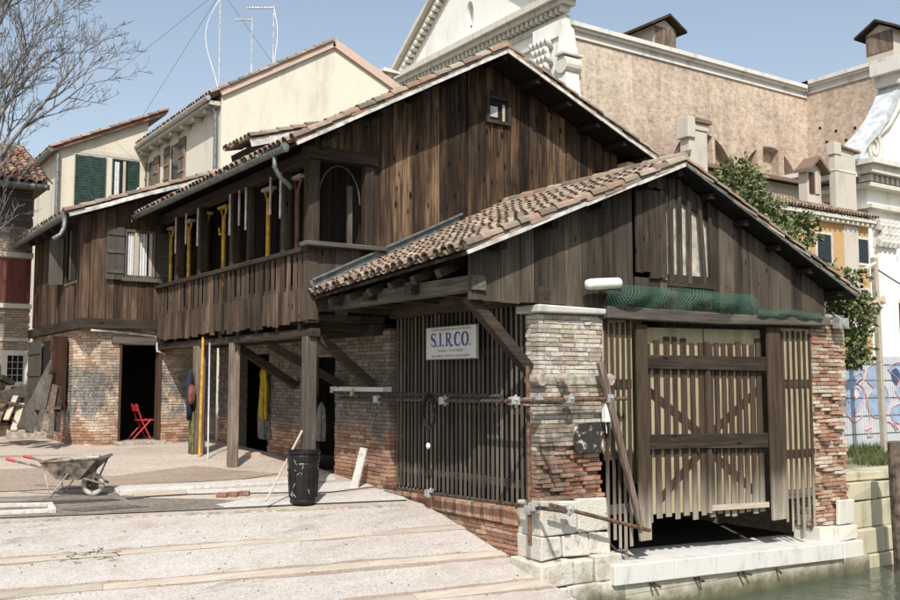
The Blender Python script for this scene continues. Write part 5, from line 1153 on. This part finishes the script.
    def stroke(pts, ws, ox, sx, sy, oz):
        n = len(pts); P2 = []
        for i in range(n - 1):
            for k in range(5):
                t = k/5; p0, p1, p2, p3 = pts[max(i-1,0)], pts[i], pts[i+1], pts[min(i+2,n-1)]
                cr = lambda j: .5*((2*p1[j]) + (-p0[j]+p2[j])*t + (2*p0[j]-5*p1[j]+4*p2[j]-p3[j])*t*t + (-p0[j]+3*p1[j]-3*p2[j]+p3[j])*t**3)
                P2.append((cr(0), cr(1), ws[i] + (ws[i+1]-ws[i])*t))
        P2.append((*pts[-1], ws[-1])); vs = []
        for i, (x, y, w) in enumerate(P2):
            q0, q1 = P2[max(i-1,0)], P2[min(i+1,len(P2)-1)]; dx, dy = (q1[0]-q0[0])*sx, (q1[1]-q0[1])*sy; l = math.hypot(dx, dy) or 1
            nx, ny = -dy/l*w*sx/2, dx/l*w*sx/2
            for s in (1, -1): vs.append((X - .004, a.y - (ox + x*sx + s*nx), oz + y*sy + s*ny))
        L.add(vs, [(2*i, 2*i+1, 2*i+3, 2*i+2) for i in range(len(P2)-1)])
    def rect(x0, x1, y0, y1, ox, sx, sy, oz): L.add([(X-.0042, a.y-(ox+x*sx), oz+y*sy) for x, y in ((x0,y0),(x1,y0),(x1,y1),(x0,y1))], [(0,1,2,3)])
    sy = ht*.40; oz = zb + ht*.40; u = wd
    def S_(ox, sx): stroke([(.86,.72),(.84,.9),(.5,.985),(.2,.88),(.17,.72),(.4,.56),(.7,.44),(.86,.26),(.76,.08),(.46,.015),(.16,.12),(.13,.3)], [.05,.1,.1,.2,.26,.3,.3,.26,.2,.1,.1,.05], ox, sx, sy, oz)
    def I_(ox, sx, w=.42): rect(.5-w/2,.5+w/2,.03,.97,ox,sx,sy,oz); rect(.08,.92,0,.05,ox,sx,sy,oz); rect(.08,.92,.95,1,ox,sx,sy,oz)
    def R_(ox, sx): rect(.2,.42,.03,.97,ox,sx,sy,oz); rect(.06,.56,0,.05,ox,sx,sy,oz); rect(.06,.5,.95,1,ox,sx,sy,oz); stroke([(.4,.97),(.66,.95),(.82,.84),(.82,.66),(.66,.54),(.4,.52)], [.07,.12,.22,.22,.12,.07], ox, sx, sy, oz); stroke([(.52,.52),(.72,.28),(.9,.03),(1.02,.02)], [.18,.24,.22,.08], ox, sx, sy, oz)
    def C_(ox, sx): stroke([(.9,.7),(.84,.9),(.55,.985),(.25,.85),(.13,.5),(.25,.15),(.55,.015),(.82,.1),(.92,.28)], [.06,.12,.1,.24,.28,.24,.1,.1,.05], ox, sx, sy, oz)
    def O_(ox, sx): stroke([(.5 + .38*math.sin(2*math.pi*i/12), .5 + .485*math.cos(2*math.pi*i/12)) for i in range(13)], [.08 + .2*abs(math.sin(2*math.pi*i/12)) for i in range(13)], ox, sx, sy, oz)
    def D_(ox): rect(0, .028*wd/.03, 0, .12*.3/.3, ox, .03, sy, oz)
    x = .10*u
    for fn, w, dot in ((S_, .115, 1), (I_, .075, 1), (R_, .135, 1), (C_, .135, 0), (O_, .14, 1)):
        fn(x, w*u); x += w*u + .006*u
        if dot: D_(x); x += .042*u
    L.build('lettering', M['sign_blue'], r, norm=False)
    for txt, zz, h, wmax in (("SOCIETA' ITALIANA RESTAURI E COSTRUZIONI", .875, .068, .92), ('Via Roma, 2 - Tel. 041 520 2609', .235, .07, .62), ('30123 VENEZIA - RESTAURI CONSOLIDAMENTI', .075, .068, .88)):
        cu = bpy.data.curves.new('small_print', 'FONT'); cu.body = txt; cu.align_x = 'CENTER'; cu.size = ht*h*1.45
        o = bpy.data.objects.new('small_print', cu); COL.objects.link(o); cu.materials.append(M['sign_grey'])
        o.matrix_world = Matrix(((0,0,-1,X-.0045),(-1,0,0,(a.y+b.y)/2),(0,1,0,zb+ht*zz),(0,0,0,1)))
        bpy.context.view_layer.update(); k = min(1., wmax*wd/max(.01, o.dimensions.x)); 
        dg = bpy.context.evaluated_depsgraph_get(); me = bpy.data.meshes.new_from_object(o.evaluated_get(dg)); mw = o.matrix_world.copy() @ Matrix.Diagonal((k, 1, 1, 1)); me.transform(mw)
        bpy.data.objects.remove(o); n = bpy.data.objects.new('small_print', me); COL.objects.link(n); adopt(n, r)
    # scaffold tubes with clamps
    def clamp(p, par, s=.055):
        m = MB(); p = V(p); m.box(p.x-s, p.x+s, p.y-s, p.y+s, p.z-s, p.z+s, .012); m.tube([p + V((-.01,-.09,.02)), p + V((.01,.06,.0))], .018, 6); m.tube([p + V((.03,0,-.09)), p + V((.03,0,.08))], .016, 6); m.build('clamp', M['galv'], par, bevel=.008)
    def pipe(p, q, lab, clamps=(), mat='rust', rr=.027):
        m = MB(); m.tube([p, q], rr, 10); o = m.build('scaffold_tube', M[mat], smooth=False); tag(o, lab, 'tube', 'scaffold tubes around the water gate')
        for t in clamps: clamp(V(p)*(1-t) + V(q)*t, o)
    pipe(at(334, 392.5, X=8.14), at(501, 396.5, X=8.14), 'upper of two horizontal steel tubes across the slatted screen', (.15,), 'rust_dark', .033)
    pipe(at(340, 398.5, X=8.08), at(563, 402.5, X=8.08), 'lower of two horizontal steel tubes across the slatted screen', (.22, .55), 'rust_dark')
    pipe(at(506, 401, Y=10.02), at(627, 398.5, Y=10.02), 'rusty tube clamped horizontally across the front brick pillar', (.06, .24, .50, .84))
    pipe(at(384, 487, X=8.2), at(566, 511.5, X=8.2), 'low steel tube running along the brick sill of the screen', (.3, .86), 'rust_dark')
    pipe(at(550, 505, Y=9.93), at(650, 530.5, Y=9.86), 'rusty tube sloping down across the white stone pillar base', (.17,))
    pipe(at(527.5, 366, X=8.2), at(530, 546, X=8.2), 'upright brown tube beside the front brick pillar', (.2, .8))
    p, q = at(600, 362, Y=10.02), at(642, 532, Y=9.98); m = MB(); m.bar(p, q, .10, .07, (0,1,0), .85); tag(m.build('strut', M['post_paint'], bevel=.006), 'grey timber strut leaning across the left gate slats', 'strut')
    p = at(605.5, 412, Y=10.08); m = MB(); m.box(p.x-.045, p.x+.05, p.y-.05, p.y+.03, p.z-.14, p.z+.12); m.tube([p + V((0,0,.12)), p + V((-.02,.0,.5))], .012, 5); m.tube([p + V((0,0,-.14)), p + V((.02,.0,-.3))], .008, 5); tag(m.build('switch_box', M['white_paint'], bevel=.01), 'small white switch box hanging at the pillar corner by the gate', 'box')
    # coil of black cable
    c = at(429, 415, X=8.0); m = MB(); n = 96
    m.tube([c + V((.03*math.sin(i*1.7), (.15 + .02*math.sin(i*.63))*math.cos(i*2*math.pi/16), .05 + (.26 + .025*math.sin(i*.9))*math.sin(i*2*math.pi/16))) for i in range(n)], .011, 6)
    m.tube([c + V((0,0,-.2)), c + V((.0,.02,-.42))], .01, 6); r_ = tag(m.build('cable_coil', M['black_rubber'], smooth=True), 'coil of black cable hanging on tubes before the screen', 'cable')
    m = MB(); m.lathe([(.012,-.03),(.035,0),(.03,.04),(.012,.06)], c + V((0,.02,-.48)), 10); m.build('plug', M['white_paint'], r_)
    # net and white roll over the gate
    x0, x1 = 9.36, 12.75
    def fn(u, v):
        x = x0 + (x1-x0)*u; zt = 3.24 - .02*math.sin(u*9) - .02*u; zb = 2.86 - .03*math.sin(u*7 + 1)
        z = zt + (zb-zt)*v; return V((x + .05*math.sin(v*3+u*5), 10.08 - .10*math.sin(v*3.1)*(1+.5*math.sin(u*11)) - .025*math.sin(u*31 + v*4), z - .03*math.sin(u*3.14)))
    m = MB(); m.sheet(fn, 60, 10); nt = tag(m.build('safety_net', M['net'], smooth=True, norm=False), 'dark green netting draped along the boards over the water gate', 'net')
    m = MB(); m.sheet(lambda u, v: V((12.7 + 1.7*u, 10.06 - .06*math.sin(v*3) - .02*math.sin(u*20), 2.98 - .16*v - .02*math.sin(u*9))), 30, 6); m.build('net_tail', M['net'], nt, smooth=True, norm=False)
    p, q = at(586, 284.5, Y=9.98), at(619, 283, Y=9.98); ax = (q - p)
    m = MB(); m.tube([p + ax*t for t in (0, .04, .12, .3, .97, 1.)], [.03, .066, .076, .08, .078, .072], 14); tag(m.build('white_roll', M['plaster_white'], smooth=True), 'white plastic tube lying on the cap of the front brick pillar', 'tube')
    # yellow props on the balcony
    base_ = None; k = 0
    labs = ['yellow forked prop at the far left end of the balcony', 'yellow forked prop, second from the far left on the balcony', 'yellow forked prop, third from the far left on the balcony', 'yellow forked prop with side hook, middle of the balcony', 'yellow forked prop standing alone before the last dark balcony post', 'red brown forked prop nearest the corner of the balcony']
    for u, lab in zip((171, 189, 206, 223.5, 268, 297), labs):
        y = at(u, 260, X=7.05).y; c = V((7.05, y, 2.9)); mt = M['red_brown_paint' if u > 290 else 'yellow_paint']; r = root('balcony_prop', lab, 'prop', c, 'forked props standing on the balcony')
        m = MB(); m.tube([c, c + V((0,.02,2.2))], .042, 8); m.build('pole', mt, r)
        m = MB(); m.bar(c + V((0,-.2,2.42)), c + V((0,.24,2.42)), .12, .05, (0,0,1)); m.build('head_plate', M['pale_y'] if u != 223.5 else mt, r)
        m = MB()
        for s in (-1, 1): m.tube([c + V((0,.02,2.12)), c + V((0,.02+s*.07,2.26)), c + V((0,.02+s*.16,2.39))], .024, 6)
        m.build('fork', mt, r)
        if u == 223.5:
            m = MB(); m.tube([c + V((-.0,.04,1.9)), c + V((-.02,.2,1.88)), c + V((-.02,.22,2.02))], .018, 6); m.build('hook', mt, r)
    # antennas
    def antenna(x, y, z0, z1, boom, lab, loop=True):
        r = root('tv_antenna', lab, 'antenna', V((x, y, z0)), 'antennas on the cream house roof')
        m = MB(); m.tube([(x, y, z0), (x, y, z1)], .02, 7); m.build('mast', M['verge_metal'], r)
        if boom:
            d = V((-RX, -RY, 0)); p = V((x, y, z1 - .08)); m = MB(); m.bar(p, p + d*boom, .03, .045)
            for i in range(9): c = p + d*(boom*(i+.5)/9); m.bar(c - Q_*.2, c + Q_*.2, .012, .012)
            m.build('boom', M['galv'], r)
        if loop:
            d = V((-RX, -RY, 0)); pts = []
            for i in range(13): t = i/12; pts.append(V((x, y, z0 + .1 + (min(z1, z0+3.6) - z0 - .2)*t)) + d*((.62 if not boom else -.18)*math.sin(math.pi*t**1.6)*(1-t*.35)))
            m = MB(); m.tube(pts, .014, 6); m.build('cable', M['white_paint'], r, smooth=True)
    antenna(11.5, 31.0, 11.4, 16.4, 0, 'tall white antenna mast with looping cable at house corner')
    antenna(12.62, 30.9, 12.0, 14.45, .62, 'short antenna with small boom, middle one on the cream roof', False)
    antenna(13.42, 30.9, 12.4, 15.05, .95, 'antenna with longer boom on the cream roof, nearest its ridge')
    for p, q, lab in (((11.5,31,15.2), (8.2, 40, 12.2), 'left thin guy wire from antenna mast to shuttered house'), ((11.5,31,15.1), (11.0, 38.9, 12.1), 'steeper thin guy wire from antenna mast to shuttered house'), ((11.5,31,15.2), (14.6, 33, 13.4), 'thin guy wire from the antenna mast down to cream roof')):
        m = MB(); m.tube([p, q], .007, 4); tag(m.build('guy_wire', M['zinc']), lab, 'wire', 'guy wires of the antenna mast')
    # right bank: fence, pole, mooring post
    Yf = 14.5; r = root('painted_fence', 'grey metal sheet fence covered in blue and red graffiti', 'fence', V((22, Yf, .1)))
    zt = 2.46; m = MB(); x = 15.5
    while x < 40: m.box(x, x + 2.49, Yf, Yf + .03, .1, zt); x += 2.5
    fs = m.build('sheet', M['corrugated'], r)
    m = MB()
    for z in (.5, .95, 1.4, 1.85, 2.25): m.box(15.5, 40, Yf - .018, Yf - .003, z - .008, z + .008)
    m.build('wire', M['zinc'], r)
    G_ = lambda zx, zy, d=.01: at(800 + zx/4.62, 350 + zy/4.62, Y=Yf) - V((0, d, 0))
    def smooth(pts, n=4, closed=True):
        out = []; N = len(pts)
        for i in range(N if closed else N - 1):
            p0, p1, p2, p3 = [V((*pts[(i+k) % N], 0)) if closed else V((*pts[min(max(i+k,0),N-1)], 0)) for k in (-1,0,1,2)]
            for k in range(n):
                t = k/n; q = .5*((2*p1) + (-p0+p2)*t + (2*p0-5*p1+4*p2-p3)*t*t + (-p0+3*p1-3*p2+p3)*t**3); out.append((q.x, q.y))
        if not closed: out.append(pts[-1])
        return out
    blobs = [[(205,90),(250,72),(295,95),(290,125),(262,150),(292,180),(290,235),(245,300),(212,290)], [(312,85),(350,62),(372,95),(362,150),(395,175),(410,240),(392,300),(345,312),(318,285),(304,230),(335,180),(308,140)], [(405,90),(440,60),(480,70),(500,150),(470,230),(440,190),(455,140)], [(520,80),(580,60),(640,110),(620,240),(560,300),(530,200)], [(420,270),(470,250),(500,300),(460,340),(425,320)]]
    for b_ in blobs:
        s = smooth(b_); m = MB(); c = G_(sum(p[0] for p in b_)/len(b_), sum(p[1] for p in b_)/len(b_), .006); vs = [G_(*p, .006) for p in s]
        m.add([c] + vs, [(0, 1+i, 1+(i+1) % len(vs)) for i in range(len(vs))]); m.build('graffiti_fill', M['graf_blue'], fs, norm=False)
        m = MB(); m.tube([G_(*p, .012) for p in s + s[:1]], .016, 5, False); m.build('graffiti_line', M['graf_red'], fs)
    for l_ in ([(255,120),(275,105),(290,140),(270,165)], [(225,310),(250,335),(290,300)], [(300,200),(320,290),(310,400)], [(400,330),(420,340),(440,370),(430,330),(450,365),(465,320)], [(300,370),(330,360),(310,400),(335,395)], [(240,185),(262,175),(275,205),(250,230)], [(480,330),(520,300),(560,350)]):
        m = MB(); m.tube([G_(*p, .012) for p in smooth(l_, 5, False)], .018, 5); m.build('graffiti_line', M['graf_red'], fs)
    for b_ in ([(420,100),(445,85),(462,120),(448,165),(425,140)], [(262,165),(280,185),(262,220),(245,200)]):
        s = smooth(b_); m = MB(); vs = [G_(*p, .009) for p in s]; m.add(vs, [tuple(range(len(vs)))]); m.build('graffiti_fill', M['graf_dark' if b_[0][0] > 400 else 'graf_pale'], fs, norm=False)
    m = MB(); m.bar((21.2, 13.2, -.1), (21.06, 13.2, 4.74), .12, .12, (0,1,0)); tag(m.build('wooden_pole', M['strip_wood'], bevel=.012), 'tall leaning pale wooden pole in front of the painted fence', 'pole')
    m = MB(); n = 14; m.tube([V((21.06, 13.2, 4.5)) + (V((34, 15, 3.2)) - V((21.06, 13.2, 4.5)))*(i/n) - V((0,0,.5*math.sin(math.pi*i/n))) for i in range(n+1)], .02, 5); tag(m.build('cable', M['zinc']), 'slack cable running right from the wooden pole top', 'cable')
    p, q = at(861, 271, Y=13.1), at(875, 263, Y=13.1); m = MB(); m.tube([p, q], .035, 6); tag(m.build('bracket_pipe', M['white_paint']), 'short white pipe slanting from the wooden pole into the shrub', 'pipe')
    p, q = at(857, 315, Y=13.0), at(885, 299, Y=13.0); m = MB(); m.bar(p, q, .03, .2, (0,0,1)); tag(m.build('faded_board', M['pink_trim']), 'faded pink and white board nailed slanting across wooden pole', 'board')
    m = MB(); m.tube([(15.96, 9.62, -2.6), (15.90, 9.62, -1.0), (15.84, 9.62, .0), (15.80, 9.62, .78)], [.17, .165, .155, .14], 14)
    tag(m.build('mooring_post', M['mooring_wood'], bevel=.015), 'round weathered wooden mooring post in the canal by yellow quay', 'post')
props()
# ------------------------------------------------------------------ trees
def trees():
    r = root('leafy_tree', 'dense leafy green tree growing behind the right slope of the shed roof', 'tree', V((19, 15.6, .1)), 'green trees beside the shed')
    c1 = lambda u, v, y: at(u - 5, v + 10, Y=y)
    blobs = []
    for u, v, y, rx, rz, w in ((775,285,15.4,.7,.5,3),(812,322,15.0,.5,.5,2),(742,180,16.0,.5,.75,3),(735,200,16.0,.7,.5,3),(757,205,16.0,.75,.6,4),(722,192,16.3,.55,.35,2),(770,232,15.8,.8,.55,4),(785,258,15.6,.7,.6,4),(798,222,15.8,.28,.5,1.6),(795,285,15.4,.7,.6,4),(748,225,15.8,.9,.6,4),(778,270,15.5,.8,.6,3),(808,308,15.2,.6,.6,2.4),(788,214,16,.3,.25,.6)):
        blobs.append((c1(u, v, y), (rx*1.12, .75, rz*1.1), 1, w))
    m = MB(); crown(m, blobs, 17000, .12); m.build('crown', M['leaf'], r, norm=False)
    m = MB(); m.tube([(19.3,15.7,-.1),(19.3,15.7,2.2),(19.1,15.8,4),(18.8,16,5.6),(18.7,16,6.6)], [.16,.13,.1,.06,.02], 8); m.tube([(19.3,15.7,2.2),(19.8,15.5,4),(20.0,15.4,5.2)], [.1,.06,.02], 6); m.build('trunk', M['bark'], r)
    r = root('leafy_tree', 'smaller loose green tree hanging over the fence behind the right brick pillar', 'tree', V((19.5, 13.0, .1)), 'green trees beside the shed')
    blobs = []
    for u, v, y, rx, rz, w in ((832,282,13.4,.35,.3,1.6),(846,292,13.3,.45,.4,2.4),(856,312,13.2,.35,.5,2.4),(852,338,13.2,.28,.4,1.8),(838,298,13.4,.45,.4,2),(851,268,13.3,.25,.18,.6),(820,258,13.6,.25,.15,.5),(864,296,13.2,.2,.25,.7),(856,350,13.1,.18,.18,.6)):
        blobs.append((c1(u, v, y), (rx, .55, rz), 1, w))
    m = MB(); crown(m, blobs, 4200, .11); m.build('crown', M['leaf'], r, norm=False)
    m = MB(); m.tube([(18.6,13.5,-.1),(18.7,13.4,2),(19.2,13.3,3.4),(19.3,13.3,4.4)], [.1,.08,.05,.02], 7); m.build('trunk', M['bark'], r)
    # bare tree at the left
    y0 = 24.6; b = at(-62, 440, Y=y0); b.z = gz(y0, b.x) - .1
    r = root('bare_tree', 'leafless grey tree spreading fine twigs in from the left edge', 'tree', b)
    B = MB(); T = MB(); rng = random.Random(5)
    tr = [b, b + V((.1,0,3)), b + V((.25,.1,6)), b + V((.3,.2,9)), b + V((.1,.2,12.5)), b + V((.2,.3,15.5))]
    B.tube(tr, [.34,.28,.24,.19,.12,.05], 10)
    cnt = [0]
    def grow(p, d, L, rad, lev):
        cnt[0] += 1
        pts = [p]; rs = [rad]; n = 5 if lev < 2 else 4; dd = d.copy()
        for i in range(n):
            dd = (dd + V((rng.uniform(-1,1), rng.uniform(-1,1), rng.uniform(-.6,1.0)))*(.15 + .045*lev)).normalized(); pts.append(pts[-1] + dd*(L/n)); rs.append(max(.006, rad*(1 - .62*(i+1)/n)))
        (B if lev < 1 else T).tube(pts, rs, 7 if lev < 1 else 5 if lev < 3 else 3, lev < 2)
        if lev >= 5 or L < .2: return
        k = (5, 5, 4, 3, 2)[lev]
        for j in range(k):
            i = min(n, max(1, int(1 + (n - 1)*(j + 1)/k + rng.uniform(-.4,.4)))); q = pts[i]; base = (pts[i] - pts[i-1]).normalized()
            side = base.orthogonal().normalized(); side = Matrix.Rotation(rng.uniform(0, 6.28), 3, base) @ side
            nd = (base*1.0 + side*rng.uniform(.45, .85) + V((0,0,.18))).normalized()
            grow(q, nd, L*rng.uniform(.38, .58), rs[i]*.72, lev + 1)
    for zi, (u, v, yy, rad) in ((3.4, (22,98,24,.05)), (4.4, (66,92,24.2,.06)), (5.2, (98,66,24.4,.065)), (6.2, (70,28,24.4,.06)), (7.0, (30,14,24.4,.05)), (8.2, (40,-50,25,.07)), (9.4, (90,-110,25.5,.09)), (11, (60,-190,25.5,.08)), (12.5, (20,-240,25,.06)), (8.5, (-190,20,25,.09)), (6.5, (-200,120,24,.09)), (11.5, (-160,-120,25,.08))):
        s = tr[0] + V((.25, .1, zi)); e = at(u*.74 - 8 if u > 0 else u, v, Y=yy); d = (e - s); grow(s, (d.normalized() + V((0,0,-.05))).normalized(), d.length*.95, rad, 0)
    tk = B.build('trunk', M['bark'], r, smooth=True); T.build('twigs', M['bark'], r, norm=False)
trees()
# ------------------------------------------------------------------ light, sky, camera
w = bpy.data.worlds.new('World'); scene.world = w; w.use_nodes = True
nt = w.node_tree; bg = nt.nodes['Background']
sky = nt.nodes.new('ShaderNodeTexSky'); sky.sky_type = 'NISHITA'; sky.sun_disc = False
EL = math.radians(46.5); HD = math.radians(34)
sky.sun_elevation = EL; sky.sun_rotation = math.radians(180 + 34); sky.air_density = 1.3; sky.dust_density = 2.2; sky.ozone_density = 1.6
hs = nt.nodes.new('ShaderNodeHueSaturation'); hs.inputs['Saturation'].default_value = .74; hs.inputs['Value'].default_value = 1.22
nt.links.new(sky.outputs[0], hs.inputs['Color']); nt.links.new(hs.outputs[0], bg.inputs[0]); bg.inputs[1].default_value = .12
L = bpy.data.lights.new('sun', 'SUN'); L.energy = 5.0; L.angle = math.radians(.5); L.color = (1., .955, .88)
so = bpy.data.objects.new('sun', L); COL.objects.link(so)
d = V((math.sin(HD)*math.cos(EL), math.cos(HD)*math.cos(EL), -math.sin(EL))); so.rotation_euler = d.to_track_quat('-Z', 'Y').to_euler()
cam = bpy.data.cameras.new('camera'); co = bpy.data.objects.new('camera', cam); COL.objects.link(co)
co.location = (0, 0, H); co.rotation_euler = (math.radians(90) + PITCH, 0, -PSI); cam.sensor_width = 36; cam.lens = 36*F/900; cam.clip_end = 2000; cam.clip_start = .1
scene.camera = co
vs = scene.view_settings; vs.view_transform = 'Standard'; vs.look = 'None'; vs.exposure = .10; vs.gamma = 1.; vs.use_curve_mapping = False
scene.cycles.use_denoising = True
